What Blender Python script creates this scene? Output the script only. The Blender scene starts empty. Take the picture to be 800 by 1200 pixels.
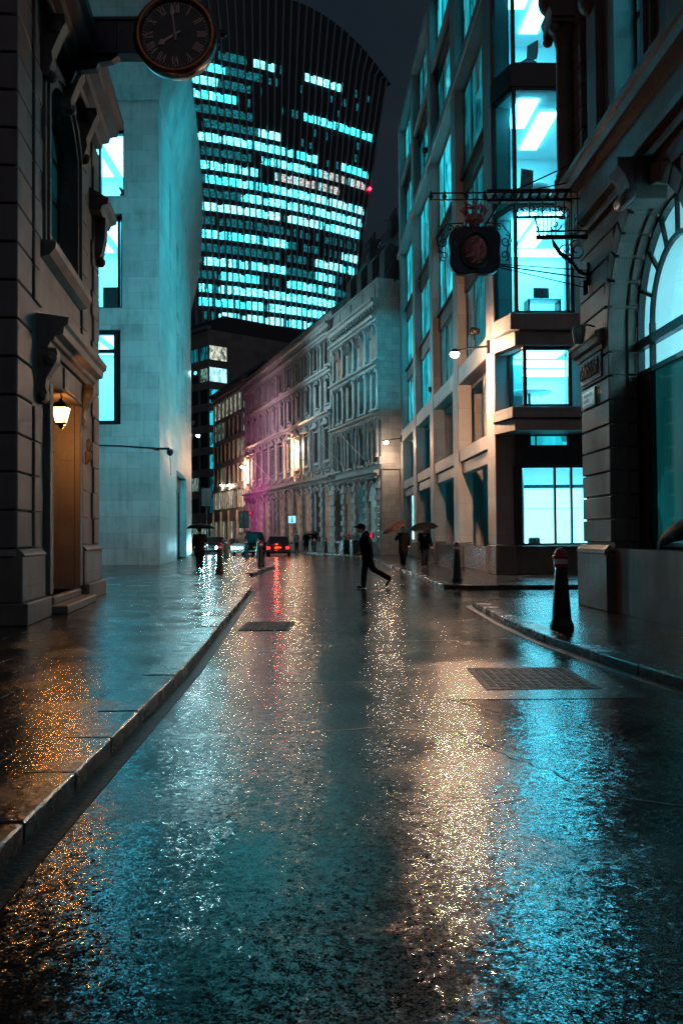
import bpy, bmesh, math, random
from mathutils import Vector, Matrix, Euler
random.seed(7)
PI = math.pi
scene = bpy.context.scene
COL = scene.collection

# ------------------------------------------------------------------ mesh collector
class MB:
    """collects shapes and links them as ONE mesh object; S flips the local y so that o = outward"""
    def __init__(s, S=1):
        s.v = []; s.f = []; s.m = []; s.sm = []; s.S = S
    def add(s, vs, fs, m=0, smooth=False):
        b = len(s.v)
        s.v += [(p[0], p[1] * s.S, p[2]) for p in vs]
        for f in fs:
            s.f.append([b + i for i in f]); s.m.append(m); s.sm.append(smooth)
    def box(s, x0, x1, y0, y1, z0, z1, m=0):
        if x0 > x1: x0, x1 = x1, x0
        if y0 > y1: y0, y1 = y1, y0
        if z0 > z1: z0, z1 = z1, z0
        v = [(x0,y0,z0),(x1,y0,z0),(x1,y1,z0),(x0,y1,z0),(x0,y0,z1),(x1,y0,z1),(x1,y1,z1),(x0,y1,z1)]
        s.add(v, [(0,3,2,1),(4,5,6,7),(0,1,5,4),(1,2,6,5),(2,3,7,6),(3,0,4,7)], m)
    def obox(s, c, ax, ay, az, hx, hy, hz, m=0):
        c = Vector(c); ax = Vector(ax).normalized()*hx; ay = Vector(ay).normalized()*hy; az = Vector(az).normalized()*hz
        v = [c+ax*i+ay*j+az*k for k in (-1,1) for i, j in ((-1,-1),(1,-1),(1,1),(-1,1))]
        s.add([tuple(p) for p in v], [(0,3,2,1),(4,5,6,7),(0,1,5,4),(1,2,6,5),(2,3,7,6),(3,0,4,7)], m)
    def bar(s, p0, p1, w, h, m=0):
        p0 = Vector(p0); p1 = Vector(p1); d = p1-p0
        up = Vector((0,0,1)) if abs(d.normalized().z) < .95 else Vector((0,1,0))
        a = d.cross(up).normalized(); b = a.cross(d).normalized()
        s.obox((p0+p1)/2, d, a, b, d.length/2, w/2, h/2, m)
    def quad(s, a, b, c, d, m=0): s.add([a,b,c,d], [(0,1,2,3)], m)
    def ngon(s, pts, m=0): s.add(pts, [tuple(range(len(pts)))], m)
    def prism_z(s, poly, z0, z1, m=0):
        n = len(poly)
        v = [(p[0],p[1],z0) for p in poly] + [(p[0],p[1],z1) for p in poly]
        s.add(v, [tuple(range(n))[::-1], tuple(range(n,2*n))] + [(i,(i+1)%n,n+(i+1)%n,n+i) for i in range(n)], m)
    def prism_x(s, poly, x0, x1, m=0, smooth=False):      # poly in (y,z)
        n = len(poly)
        v = [(x0,p[0],p[1]) for p in poly] + [(x1,p[0],p[1]) for p in poly]
        s.add(v, [tuple(range(n))[::-1], tuple(range(n,2*n))], m)
        s.add(v, [(i,(i+1)%n,n+(i+1)%n,n+i) for i in range(n)], m, smooth)
    def prism_y(s, poly, y0, y1, m=0):      # poly in (x,z)
        n = len(poly)
        v = [(p[0],y0,p[1]) for p in poly] + [(p[0],y1,p[1]) for p in poly]
        s.add(v, [tuple(range(n))[::-1], tuple(range(n,2*n))] + [(i,(i+1)%n,n+(i+1)%n,n+i) for i in range(n)], m)
    def tube(s, pts, r, n=6, m=0, cap=True, smooth=True):
        pts = [Vector(p) for p in pts]; k = len(pts)
        rs = r if isinstance(r, (list, tuple)) else [r]*k
        t0 = (pts[1]-pts[0]).normalized()
        ref = Vector((0,0,1)) if abs(t0.z) < .9 else Vector((1,0,0))
        a = t0.cross(ref).normalized(); vs = []
        for i, p in enumerate(pts):
            t = (pts[min(i+1,k-1)]-pts[max(i-1,0)])
            if t.length < 1e-9: t = t0
            t.normalize(); a = (a - t*a.dot(t))
            if a.length < 1e-6: a = t.orthogonal()
            a.normalize(); b = t.cross(a)
            for j in range(n):
                th = 2*PI*j/n
                vs.append(tuple(p + (a*math.cos(th)+b*math.sin(th))*rs[i]))
        fs = [(i*n+j, i*n+(j+1)%n, (i+1)*n+(j+1)%n, (i+1)*n+j) for i in range(k-1) for j in range(n)]
        s.add(vs, fs, m, smooth)
        if cap: s.add(vs, [tuple(range(n))[::-1], tuple(range((k-1)*n, k*n))], m)
    def lathe(s, prof, c=(0,0,0), n=16, m=0, smooth=True, axis='z', rot=0, a0=0, a1=2*PI):
        full = abs(a1-a0-2*PI) < 1e-6; cnt = n if full else n+1; vs = []
        for r, h in prof:
            for j in range(cnt):
                th = a0+(a1-a0)*j/n+rot; x, y = r*math.cos(th), r*math.sin(th)
                if axis == 'z': p = (c[0]+x, c[1]+y, c[2]+h)
                elif axis == 'y': p = (c[0]+x, c[1]+h, c[2]+y)
                else: p = (c[0]+h, c[1]+x, c[2]+y)
                vs.append(p)
        k = len(prof)
        s.add(vs, [(i*cnt+j, i*cnt+(j+1)%cnt, (i+1)*cnt+(j+1)%cnt, (i+1)*cnt+j) for i in range(k-1) for j in range(n)], m, smooth)
    def ball(s, c, r, n=10, m=0, sc=(1,1,1)):
        k = max(4, n//2+1)
        vs = [(c[0]+r*sc[0]*math.sin(PI*i/k)*math.cos(2*PI*j/n), c[1]+r*sc[1]*math.sin(PI*i/k)*math.sin(2*PI*j/n), c[2]+r*sc[2]*math.cos(PI*i/k)) for i in range(k+1) for j in range(n)]
        s.add(vs, [(i*n+j, (i+1)*n+j, (i+1)*n+(j+1)%n, i*n+(j+1)%n) for i in range(k) for j in range(n)], m, True)
    def caps(s, p0, p1, r0, r1, n=8, m=0):
        s.tube([p0, p1], [r0, r1], n, m); s.ball(p0, r0, n, m); s.ball(p1, r1, n, m)
    # a wall plane in (x,z) at y=o with openings and reveals going back to o-depth
    def wall(s, x0, x1, z0, z1, ops, o=0, depth=.3, m=0, mr=None):
        mr = m if mr is None else mr
        xs = sorted({x0, x1, *[q['x0'] for q in ops], *[q['x1'] for q in ops]}); xs = [x for x in xs if x0 <= x <= x1]
        zs = sorted({z0, z1, *[q['z0'] for q in ops], *[q['z1'] for q in ops]}); zs = [z for z in zs if z0 <= z <= z1]
        for i in range(len(xs)-1):
            run = None
            for j in range(len(zs)-1):
                cx, cz = (xs[i]+xs[i+1])/2, (zs[j]+zs[j+1])/2
                hit = any(q['x0'] < cx < q['x1'] and q['z0'] < cz < q['z1'] for q in ops)
                if hit:
                    if run is not None: s.quad((xs[i],o,run),(xs[i+1],o,run),(xs[i+1],o,zs[j]),(xs[i],o,zs[j]),m); run = None
                elif run is None: run = zs[j]
            if run is not None: s.quad((xs[i],o,run),(xs[i+1],o,run),(xs[i+1],o,z1),(xs[i],o,z1),m)
        for q in ops:
            ol = outline(q); n = len(ol)
            if q.get('arch'):
                half = [p for p in ol if p[1] > ol[1][1]-1e-6]
                xc = (q['x0']+q['x1'])/2
                L = [p for p in half if p[0] <= xc+1e-6]; R = [p for p in half if p[0] >= xc-1e-6]
                for a, b in zip(L, L[1:]): s.add([(q['x0'],o,q['z1']),(a[0],o,a[1]),(b[0],o,b[1])],[(0,1,2)],m)
                for a, b in zip(R, R[1:]): s.add([(q['x1'],o,q['z1']),(a[0],o,a[1]),(b[0],o,b[1])],[(0,1,2)],m)
            dd = q.get('depth', depth)
            for i in range(n):
                a, b = ol[i], ol[(i+1)%n]
                s.quad((a[0],o,a[1]),(b[0],o,b[1]),(b[0],o-dd,b[1]),(a[0],o-dd,a[1]),mr)
    def cut(s, name, mats, parent=None, bevel=0):
        o = s.build(name, mats, parent, bevel); s.v = []; s.f = []; s.m = []; s.sm = []; return o
    def build(s, name, mats, parent=None, bevel=0, loc=None):
        me = bpy.data.meshes.new(name); me.from_pydata(s.v, [], s.f)
        for mt in (mats if isinstance(mats, (list, tuple)) else [mats]): me.materials.append(mt)
        me.polygons.foreach_set('material_index', s.m); me.polygons.foreach_set('use_smooth', s.sm)
        me.validate(); me.update()
        if bevel:
            bm = bmesh.new(); bm.from_mesh(me)
            bmesh.ops.recalc_face_normals(bm, faces=bm.faces)
            ed = [e for e in bm.edges if len(e.link_faces) == 2 and e.calc_face_angle(0) > .6]
            bmesh.ops.bevel(bm, geom=ed, offset=bevel, segments=1, affect='EDGES', clamp_overlap=True)
            bm.to_mesh(me); bm.free()
        o = bpy.data.objects.new(name, me); COL.objects.link(o)
        if parent is not None: o.parent = parent
        if loc is not None: o.location = loc
        return o

def outline(q):
    x0, x1, z0, z1 = q['x0'], q['x1'], q['z0'], q['z1']
    a = q.get('arch')
    if not a: return [(x0,z0),(x0,z1),(x1,z1),(x1,z0)]
    w = (x1-x0)/2; xc = (x0+x1)/2; N = q.get('n', 7)
    if a == 'round':
        sp = z1-w; L = [(xc-w*math.cos(PI/2*i/N), sp+w*math.sin(PI/2*i/N)) for i in range(N+1)]
    elif a == 'seg':
        h = q.get('rise', w*.35); R = (w*w+h*h)/(2*h); th = math.asin(min(1, w/R))
        L = [(xc-R*math.sin(th*(1-i/N)), z1-R+R*math.cos(th*(1-i/N))) for i in range(N+1)]
    else:
        R = 1.45*w; cx = x0+R; th = math.acos((R-w)/R); rise = R*math.sin(th)
        L = [(cx-R*math.cos(th*i/N), z1-rise+R*math.sin(th*i/N)) for i in range(N+1)]
    Rr = [(2*xc-p[0], p[1]) for p in L[::-1][1:]]
    return [(x0,z0)] + L + Rr + [(x1,z0)]

def inset(ol, q, d):
    xc = (q['x0']+q['x1'])/2; zc = (q['z0']+q['z1'])/2
    kx = 1-d/((q['x1']-q['x0'])/2); kz = 1-d/((q['z1']-q['z0'])/2)
    return [(xc+(p[0]-xc)*kx, zc+(p[1]-zc)*kz) for p in ol]

# ------------------------------------------------------------------ things
def props(o, label=None, cat=None, group=None, kind=None):
    if label: o['label'] = label
    if cat: o['category'] = cat
    if group: o['group'] = group
    if kind: o['kind'] = kind
    return o
def thing(name, label, cat, loc=(0,0,0), rz=0, group=None):
    o = bpy.data.objects.new(name, None); o.empty_display_size = .2
    COL.objects.link(o); o.location = loc; o.rotation_euler = (0,0,rz)
    return props(o, label, cat, group)
def dup(root, loc, rz=None, label=None, group=None):
    def cp(o, par):
        c = o.copy(); COL.objects.link(c)
        if par is not None: c.parent = par
        for ch in list(o.children): cp(ch, c)
        return c
    r = cp(root, None); r.location = loc
    if rz is not None: r.rotation_euler = (0,0,rz)
    if label: r['label'] = label
    if group: r['group'] = group
    return r

# ------------------------------------------------------------------ materials
def newmat(name):
    m = bpy.data.materials.new(name); m.use_nodes = True
    return m, m.node_tree, m.node_tree.nodes, m.node_tree.links
def nd(nt, t, **kw):
    n = nt.nodes.new(t)
    for k, v in kw.items():
        if k in n.inputs: n.inputs[k].default_value = v
        else: setattr(n, k, v)
    return n
def ramp(nt, fac, stops):
    r = nt.nodes.new('ShaderNodeValToRGB'); e = r.color_ramp.elements
    while len(e) < len(stops): e.new(.5)
    for el, (p, c) in zip(e, stops):
        el.position = p; el.color = (c, c, c, 1) if not isinstance(c, (tuple, list)) else (*c, 1)
    nt.links.new(fac, r.inputs['Fac']); return r.outputs['Color']
def math_(nt, op, a, b=None):
    n = nt.nodes.new('ShaderNodeMath'); n.operation = op
    for i, x in enumerate((a, b)):
        if x is None: continue
        if isinstance(x, (int, float)): n.inputs[i].default_value = x
        else: nt.links.new(x, n.inputs[i])
    return n.outputs[0]
def coords(nt, world=False):
    if world: return nt.nodes.new('ShaderNodeNewGeometry').outputs['Position']
    return nt.nodes.new('ShaderNodeTexCoord').outputs['Object']
def uvz(nt, co):                       # (x+y, z) so that returns carry the joints too
    sp = nt.nodes.new('ShaderNodeSeparateXYZ'); nt.links.new(co, sp.inputs[0])
    cb = nt.nodes.new('ShaderNodeCombineXYZ')
    nt.links.new(math_(nt, 'ADD', sp.outputs[0], sp.outputs[1]), cb.inputs[0]); nt.links.new(sp.outputs[2], cb.inputs[1])
    return cb.outputs[0]
def noise(nt, co, scale, detail=4, rough=.55):
    n = nd(nt, 'ShaderNodeTexNoise', Scale=scale, Detail=detail, Roughness=rough); nt.links.new(co, n.inputs['Vector']); return n.outputs['Fac']

def stone(name, col, rough=.65, bw=0, bh=.5, joint=.012, stain=.5, bump=.4, wet=False):
    m, nt, N, L = newmat(name); p = N['Principled BSDF']; co = coords(nt)
    big = noise(nt, co, .7, 6, .65); fine = noise(nt, co, 18, 5, .7)
    mp = nd(nt, 'ShaderNodeMapping'); mp.inputs['Scale'].default_value = (3, 3, .35); L.new(co, mp.inputs[0])
    streak = noise(nt, mp.outputs[0], 1.6, 5, .6)
    f = math_(nt, 'ADD', math_(nt, 'MULTIPLY', big, .5), math_(nt, 'ADD', math_(nt, 'MULTIPLY', fine, .2), math_(nt, 'MULTIPLY', streak, .3)))
    d = 1-stain
    c = ramp(nt, f, [(.3, tuple(x*d for x in col)), (.52, col), (.72, tuple(min(1, x*1.18) for x in col))])
    h = math_(nt, 'MULTIPLY', fine, .25)
    if bw:
        b = nd(nt, 'ShaderNodeTexBrick', Scale=1.0); b.inputs['Brick Width'].default_value = bw; b.inputs['Row Height'].default_value = bh
        b.inputs['Mortar Size'].default_value = joint; b.inputs['Mortar Smooth'].default_value = .3
        b.inputs['Color1'].default_value = (1,1,1,1); b.inputs['Color2'].default_value = (.72,.72,.73,1); b.inputs['Mortar'].default_value = (.5,.5,.5,1)
        L.new(uvz(nt, co), b.inputs['Vector'])
        mx = nd(nt, 'ShaderNodeMix', data_type='RGBA', blend_type='MULTIPLY'); mx.inputs[0].default_value = .85
        L.new(c, mx.inputs[6]); L.new(b.outputs['Color'], mx.inputs[7]); c = mx.outputs[2]
        h = math_(nt, 'SUBTRACT', h, math_(nt, 'MULTIPLY', b.outputs['Fac'], .8))
    L.new(c, p.inputs['Base Color'])
    L.new(ramp(nt, big, [(.35, rough*.7), (.65, min(1, rough*1.15))]), p.inputs['Roughness'])
    bp = nd(nt, 'ShaderNodeBump', Strength=bump, Distance=.02); L.new(h, bp.inputs['Height']); L.new(bp.outputs[0], p.inputs['Normal'])
    return m
def plain(name, col, rough=.5, metal=0, var=.25, scale=6, coat=0, bump=.1):
    m, nt, N, L = newmat(name); p = N['Principled BSDF']; co = coords(nt)
    n = noise(nt, co, scale, 5, .6)
    L.new(ramp(nt, n, [(.3, tuple(x*(1-var) for x in col)), (.7, tuple(min(1, x*(1+var)) for x in col))]), p.inputs['Base Color'])
    L.new(ramp(nt, n, [(.3, max(.03, rough*.75)), (.7, min(1, rough*1.2))]), p.inputs['Roughness'])
    p.inputs['Metallic'].default_value = metal
    if coat: p.inputs['Coat Weight'].default_value = coat; p.inputs['Coat Roughness'].default_value = .08
    if bump:
        bp = nd(nt, 'ShaderNodeBump', Strength=bump, Distance=.01); L.new(n, bp.inputs['Height']); L.new(bp.outputs[0], p.inputs['Normal'])
    return m
def emit(name, col, st):
    m, nt, N, L = newmat(name); N.remove(N['Principled BSDF'])
    e = nd(nt, 'ShaderNodeEmission', Strength=st); e.inputs[0].default_value = (*col, 1)
    L.new(e.outputs[0], N['Material Output'].inputs[0]); return m
def litpane(name, col, st, sx=1.2, sz=.8, lo=.15, hi=1.5, gloss=.12, warm=None):
    """a lit window: the room behind it breaks the light into patches, glass gloss on top"""
    m, nt, N, L = newmat(name); p = N['Principled BSDF']; co = coords(nt); uv = uvz(nt, co)
    mp = nd(nt, 'ShaderNodeMapping'); mp.inputs['Scale'].default_value = (sx, sz, 1); L.new(uv, mp.inputs[0])
    a = noise(nt, mp.outputs[0], 1.0, 3, .6)
    v = nd(nt, 'ShaderNodeTexVoronoi', Scale=2.2, distance='CHEBYCHEV'); L.new(mp.outputs[0], v.inputs['Vector'])
    sp = nt.nodes.new('ShaderNodeSeparateColor'); L.new(v.outputs['Color'], sp.inputs[0])
    f = math_(nt, 'ADD', math_(nt, 'MULTIPLY', a, .6), math_(nt, 'MULTIPLY', sp.outputs[0], .4))
    r = ramp(nt, f, [(.3, lo), (.5, (lo+hi)*.42), (.72, hi)])
    L.new(math_(nt, 'MULTIPLY', r, st), p.inputs['Emission Strength'])
    p.inputs['Emission Color'].default_value = (*col, 1)
    p.inputs['Base Color'].default_value = (.01,.015,.018,1); p.inputs['Roughness'].default_value = gloss
    return m
def darkglass(name, col=(.012,.016,.02), rough=.06):
    m, nt, N, L = newmat(name); p = N['Principled BSDF']; co = coords(nt)
    p.inputs['Base Color'].default_value = (*col, 1); p.inputs['Roughness'].default_value = rough
    p.inputs['Specular IOR Level'].default_value = .7
    bp = nd(nt, 'ShaderNodeBump', Strength=.05, Distance=.01); L.new(noise(nt, co, 1.5, 2), bp.inputs['Height']); L.new(bp.outputs[0], p.inputs['Normal'])
    return m
def clearglass(name, tint=(.75,.95,.96)):
    m, nt, N, L = newmat(name); N.remove(N['Principled BSDF'])
    t = nd(nt, 'ShaderNodeBsdfTransparent'); t.inputs[0].default_value = (*tint, 1)
    g = nd(nt, 'ShaderNodeBsdfGlossy', Roughness=.03); fr = nd(nt, 'ShaderNodeFresnel', IOR=1.5)
    mx = nd(nt, 'ShaderNodeMixShader'); L.new(fr.outputs[0], mx.inputs[0]); L.new(t.outputs[0], mx.inputs[1]); L.new(g.outputs[0], mx.inputs[2])
    L.new(mx.outputs[0], N['Material Output'].inputs[0]); return m

def asphalt():
    m, nt, N, L = newmat('wet_asphalt'); p = N['Principled BSDF']; co = coords(nt, True)
    big = noise(nt, co, .45, 5, .6); mid = noise(nt, co, 3.0, 5, .6)
    mp = nd(nt, 'ShaderNodeMapping'); mp.inputs['Scale'].default_value = (1.3, .16, 1); L.new(co, mp.inputs[0])
    track = noise(nt, mp.outputs[0], 1.2, 4, .55)             # worn wheel tracks along the road
    pud = math_(nt, 'ADD', math_(nt, 'MULTIPLY', big, .4), math_(nt, 'ADD', math_(nt, 'MULTIPLY', track, .4), math_(nt, 'MULTIPLY', mid, .2)))
    wob = nd(nt, 'ShaderNodeTexNoise', Scale=22.0, Detail=2); L.new(co, wob.inputs['Vector'])
    vm = nd(nt, 'ShaderNodeVectorMath', operation='SCALE'); vm.inputs['Scale'].default_value = .012; L.new(wob.outputs['Color'], vm.inputs[0])
    va = nd(nt, 'ShaderNodeVectorMath', operation='ADD'); L.new(co, va.inputs[0]); L.new(vm.outputs[0], va.inputs[1])
    v = nd(nt, 'ShaderNodeTexVoronoi', Scale=135); L.new(va.outputs[0], v.inputs['Vector'])          # stone chips
    v2 = nd(nt, 'ShaderNodeTexVoronoi', Scale=36); L.new(va.outputs[0], v2.inputs['Vector'])
    sp = nt.nodes.new('ShaderNodeSeparateColor'); L.new(v.outputs['Color'], sp.inputs[0])
    L.new(ramp(nt, sp.outputs[2], [(.2, (.006,.006,.007)), (.8, (.018,.017,.017))]), p.inputs['Base Color'])
    p.inputs['Specular IOR Level'].default_value = .55
    mp2 = nd(nt, 'ShaderNodeMapping'); mp2.inputs['Scale'].default_value = (.55, 1.5, 1); L.new(co, mp2.inputs[0])
    pn = noise(nt, mp2.outputs[0], .9, 5, .65)                                                     # drained, rougher patches
    rg = nd(nt, 'ShaderNodeMix', data_type='FLOAT'); L.new(ramp(nt, pn, [(.52, 0.0), (.66, 1.0)]), rg.inputs[0])
    L.new(ramp(nt, pud, [(.40, .17), (.48, .14), (.55, .11), (.62, .08)]), rg.inputs[2]); rg.inputs[3].default_value = .25; L.new(rg.outputs[0], p.inputs['Roughness'])
    L.new(ramp(nt, pn, [(.52, .38), (.66, .24)]), p.inputs['Specular IOR Level'])
    dry = ramp(nt, pud, [(.41, 1.0), (.48, .72), (.55, .48), (.62, .24)])
    # every chip lies at its own small tilt; the film of water levels them out where it is deep
    a1 = nd(nt, 'ShaderNodeVectorMath', operation='SUBTRACT'); L.new(v.outputs['Color'], a1.inputs[0]); a1.inputs[1].default_value = (.5,.5,.5)
    a2 = nd(nt, 'ShaderNodeVectorMath', operation='MULTIPLY'); L.new(a1.outputs[0], a2.inputs[0]); a2.inputs[1].default_value = (.19,.19,0)
    a2b = nd(nt, 'ShaderNodeVectorMath', operation='SUBTRACT'); L.new(v2.outputs['Color'], a2b.inputs[0]); a2b.inputs[1].default_value = (.5,.5,.5)
    a2c = nd(nt, 'ShaderNodeVectorMath', operation='MULTIPLY'); L.new(a2b.outputs[0], a2c.inputs[0]); a2c.inputs[1].default_value = (.13,.13,0)
    a3 = nd(nt, 'ShaderNodeVectorMath', operation='ADD'); L.new(a2.outputs[0], a3.inputs[0]); L.new(a2c.outputs[0], a3.inputs[1])
    v3 = nd(nt, 'ShaderNodeTexVoronoi', Scale=13); L.new(va.outputs[0], v3.inputs['Vector'])
    c1 = nd(nt, 'ShaderNodeVectorMath', operation='SUBTRACT'); L.new(v3.outputs['Color'], c1.inputs[0]); c1.inputs[1].default_value = (.5,.5,.5)
    c2 = nd(nt, 'ShaderNodeVectorMath', operation='MULTIPLY'); L.new(c1.outputs[0], c2.inputs[0]); c2.inputs[1].default_value = (.05,.05,0)
    c3 = nd(nt, 'ShaderNodeVectorMath', operation='ADD'); L.new(a3.outputs[0], c3.inputs[0]); L.new(c2.outputs[0], c3.inputs[1]); a3 = c3
    a4 = nd(nt, 'ShaderNodeVectorMath', operation='SCALE'); L.new(a3.outputs[0], a4.inputs[0]); L.new(dry, a4.inputs['Scale'])
    a5 = nd(nt, 'ShaderNodeVectorMath', operation='ADD'); L.new(a4.outputs[0], a5.inputs[0]); a5.inputs[1].default_value = (0,0,1)
    a6 = nd(nt, 'ShaderNodeVectorMath', operation='NORMALIZE'); L.new(a5.outputs[0], a6.inputs[0])
    b0 = nd(nt, 'ShaderNodeBump', Distance=.01, Strength=.13); L.new(noise(nt, mp2.outputs[0], 7.0, 4, .6), b0.inputs['Height']); L.new(a6.outputs[0], b0.inputs['Normal'])
    dome = math_(nt, 'MULTIPLY', v.outputs['Distance'], -1.0)
    b = nd(nt, 'ShaderNodeBump', Distance=.002); L.new(dome, b.inputs['Height']); L.new(b0.outputs[0], b.inputs['Normal'])
    L.new(math_(nt, 'MULTIPLY', dry, .09), b.inputs['Strength'])
    L.new(b.outputs[0], p.inputs['Normal']); return m
def wetpaving(name='wet_paving', bw=.9, bh=.6, rot=0, col=(.075,.068,.066), rlo=.10, rhi=.36, joint=.010, flow=1):
    m, nt, N, L = newmat(name); p = N['Principled BSDF']; co = coords(nt, True)
    mp = nd(nt, 'ShaderNodeMapping'); mp.inputs['Rotation'].default_value = (0,0,rot); L.new(co, mp.inputs[0])
    b = nd(nt, 'ShaderNodeTexBrick', Scale=1.0); b.inputs['Brick Width'].default_value = bw; b.inputs['Row Height'].default_value = bh
    b.inputs['Mortar Size'].default_value = joint; b.inputs['Mortar Smooth'].default_value = .4
    b.inputs['Color1'].default_value = (*col,1); b.inputs['Color2'].default_value = (*[x*.72 for x in col],1); b.inputs['Mortar'].default_value = (.012,.012,.012,1)
    L.new(mp.outputs[0], b.inputs['Vector'])
    n1 = noise(nt, co, 1.1, 5, .6); n2 = noise(nt, co, 9, 5, .65); n3 = noise(nt, co, 60, 3, .6)
    mx = nd(nt, 'ShaderNodeMix', data_type='RGBA', blend_type='MULTIPLY'); mx.inputs[0].default_value = 1
    L.new(b.outputs['Color'], mx.inputs[6]); L.new(ramp(nt, n1, [(.35,.5),(.65,1.1)]), mx.inputs[7]); L.new(mx.outputs[2], p.inputs['Base Color'])
    pud = math_(nt, 'ADD', math_(nt, 'MULTIPLY', n1, .7), math_(nt, 'MULTIPLY', n2, .3))
    L.new(ramp(nt, pud, [(.40, rhi*.8), (.5, (rlo+rhi)*.38), (.6, rlo*.7)]), p.inputs['Roughness'])
    p.inputs['Specular IOR Level'].default_value = .6
    h = math_(nt, 'SUBTRACT', math_(nt, 'ADD', math_(nt, 'MULTIPLY', n2, .5*flow), math_(nt, 'MULTIPLY', n3, .12)), math_(nt, 'MULTIPLY', b.outputs['Fac'], .6))
    bp = nd(nt, 'ShaderNodeBump', Strength=.6, Distance=.018); L.new(h, bp.inputs['Height'])
    vc = nd(nt, 'ShaderNodeTexVoronoi', Scale=70); L.new(co, vc.inputs['Vector'])
    t1 = nd(nt, 'ShaderNodeVectorMath', operation='SUBTRACT'); L.new(vc.outputs['Color'], t1.inputs[0]); t1.inputs[1].default_value = (.5,.5,.5)
    t2 = nd(nt, 'ShaderNodeVectorMath', operation='MULTIPLY'); L.new(t1.outputs[0], t2.inputs[0]); t2.inputs[1].default_value = (.14,.14,0)
    t3 = nd(nt, 'ShaderNodeVectorMath', operation='ADD'); L.new(t2.outputs[0], t3.inputs[0]); L.new(nt.nodes.new('ShaderNodeNewGeometry').outputs['Normal'], t3.inputs[1])
    t4 = nd(nt, 'ShaderNodeVectorMath', operation='NORMALIZE'); L.new(t3.outputs[0], t4.inputs[0]); L.new(t4.outputs[0], bp.inputs['Normal'])
    L.new(bp.outputs[0], p.inputs['Normal'])
    return m

M = {}
M['asphalt'] = asphalt()
M['paving'] = wetpaving('wet_flagstones', .85, .55, 0, (.032,.029,.028), .08, .34, .022)
M['paving_lane'] = wetpaving('wet_crossing_slabs', .6, .4, .05, (.042,.038,.038), .08, .32, .012)
M['setts'] = wetpaving('wet_tactile_setts', .22, .11, .72, (.07,.065,.065), .12, .38, .018, .6)
M['kerb'] = wetpaving('wet_granite_kerb', 50, 50, 0, (.045,.043,.043), .14, .42, .001)
M['earth'] = plain('dark_ground', (.03,.03,.03), .7)
M['stone_dark'] = stone('soot_stone', (.14,.115,.112), .6, 1.2, .62, .002, .6, .8)
M['stone_left'] = stone('weathered_stone', (.14,.112,.105), .6, 1.15, .61, .002, .6, .8)
M['stone_lblock'] = stone('weathered_ashlar', (.27,.245,.23), .6, 1.1, .62, .01, .5)
M['stone_right'] = stone('brown_stone', (.23,.168,.152), .62, 1.2, .425, .002, .6, .8)
M['stone_teal'] = stone('pale_portland_stone', (.50,.49,.47), .55, 1.6, .8, .008, .6, .3)
M['stone_modern'] = stone('buff_limestone', (.33,.32,.325), .5, 1.5, 1.35, .008, .3, .25)
M['granite'] = stone('polished_granite', (.16,.15,.15), .16, 1.2, .9, .006, .4, .08)
M['stone_vict'] = stone('grey_victorian_stone', (.43,.41,.40), .6, .9, .42, .012, .55, .4)
M['stone_pink'] = stone('italianate_stone', (.43,.40,.40), .6, .9, .42, .012, .55, .4)
M['concrete'] = stone('office_cladding', (.30,.29,.27), .6, 2.2, 1.2, .01, .35, .2)
M['slate'] = stone('roof_slate', (.035,.035,.04), .45, .35, .22, .01, .5, .5)
M['lead'] = plain('roof_lead', (.07,.07,.075), .5)
M['black_metal'] = plain('black_paint', (.014,.014,.016), .32, 0, .3, 8)
M['dark_frame'] = plain('bronze_frame', (.022,.022,.024), .35, .3, .3)
M['iron'] = plain('wrought_iron', (.012,.012,.014), .4, .4, .3)
M['cover_iron'] = plain('wet_cover_iron', (.008,.008,.008), .6, 0, .5, 12); M['cover_iron'].node_tree.nodes['Principled BSDF'].inputs['Specular IOR Level'].default_value = .18
M['blue_iron'] = plain('blue_black_paint', (.018,.024,.04), .35, .2, .3)
M['copper'] = plain('bronze_rim', (.30,.115,.06), .32, .85, .35, 5)
M['dial'] = plain('black_dial', (.008,.007,.009), .35, 0, .3)
M['gold'] = plain('dull_gilt', (.46,.31,.28), .45, .4, .25)
M['red_relief'] = plain('red_carved_relief', (.62,.14,.12), .5, 0, .4, 14)
M['wood'] = plain('dark_door', (.025,.015,.012), .3, 0, .4, 5)
M['glass_dark'] = darkglass('dark_window_glass')
M['glass_old'] = darkglass('old_window_glass', (.004,.004,.005), .25); M['glass_old'].node_tree.nodes['Principled BSDF'].inputs['Specular IOR Level'].default_value = .2
M['glass_teal'] = darkglass('tinted_glass', (.008,.05,.055))
M['glass'] = clearglass('clear_glass', (.62,.95,.97))
M['glass_tint'] = clearglass('tinted_clear_glass', (.22,.75,.78))
M['room'] = plain('room_paint', (.72,.74,.74), .8, 0, .06, .6, bump=0)
M['room_dark'] = plain('room_grey', (.16,.19,.20), .8, 0, .2, .6, bump=0)
M['panel_light'] = emit('ceiling_light_panel', (.13,.74,1.0), 20)
M['panel_soft'] = emit('ceiling_light_soft', (.13,.74,1.0), 14)
M['wall_light'] = emit('backlit_display_wall', (.25,.80,1.0), 4.2)
T = (.02,.66,.82); W = (.62,.95,.98)
M['lit_teal'] = litpane('lit_teal_room', T, .8, 1.0, .35)
M['lit_teal_dim'] = litpane('dim_teal_room', T, .20, 1.0, .35)
M['shop_low'] = litpane('dim_teal_shop', (.01,.30,.32), .22, .7, .3, .35, 1.3)
M['lit_faint'] = litpane('faint_glow_pane', T, .035, 1.0, .35)  # dark pane with a faint glow put in for its teal tone
M['lit_white'] = litpane('lit_white_room', (.45,.97,1.0), 1.5, 1.2, .5, .4, 1.3)
M['lit_warm'] = litpane('lit_warm_room', (1.0,.60,.36), 1.9, 1.5, .5, .3, 1.3)
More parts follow.
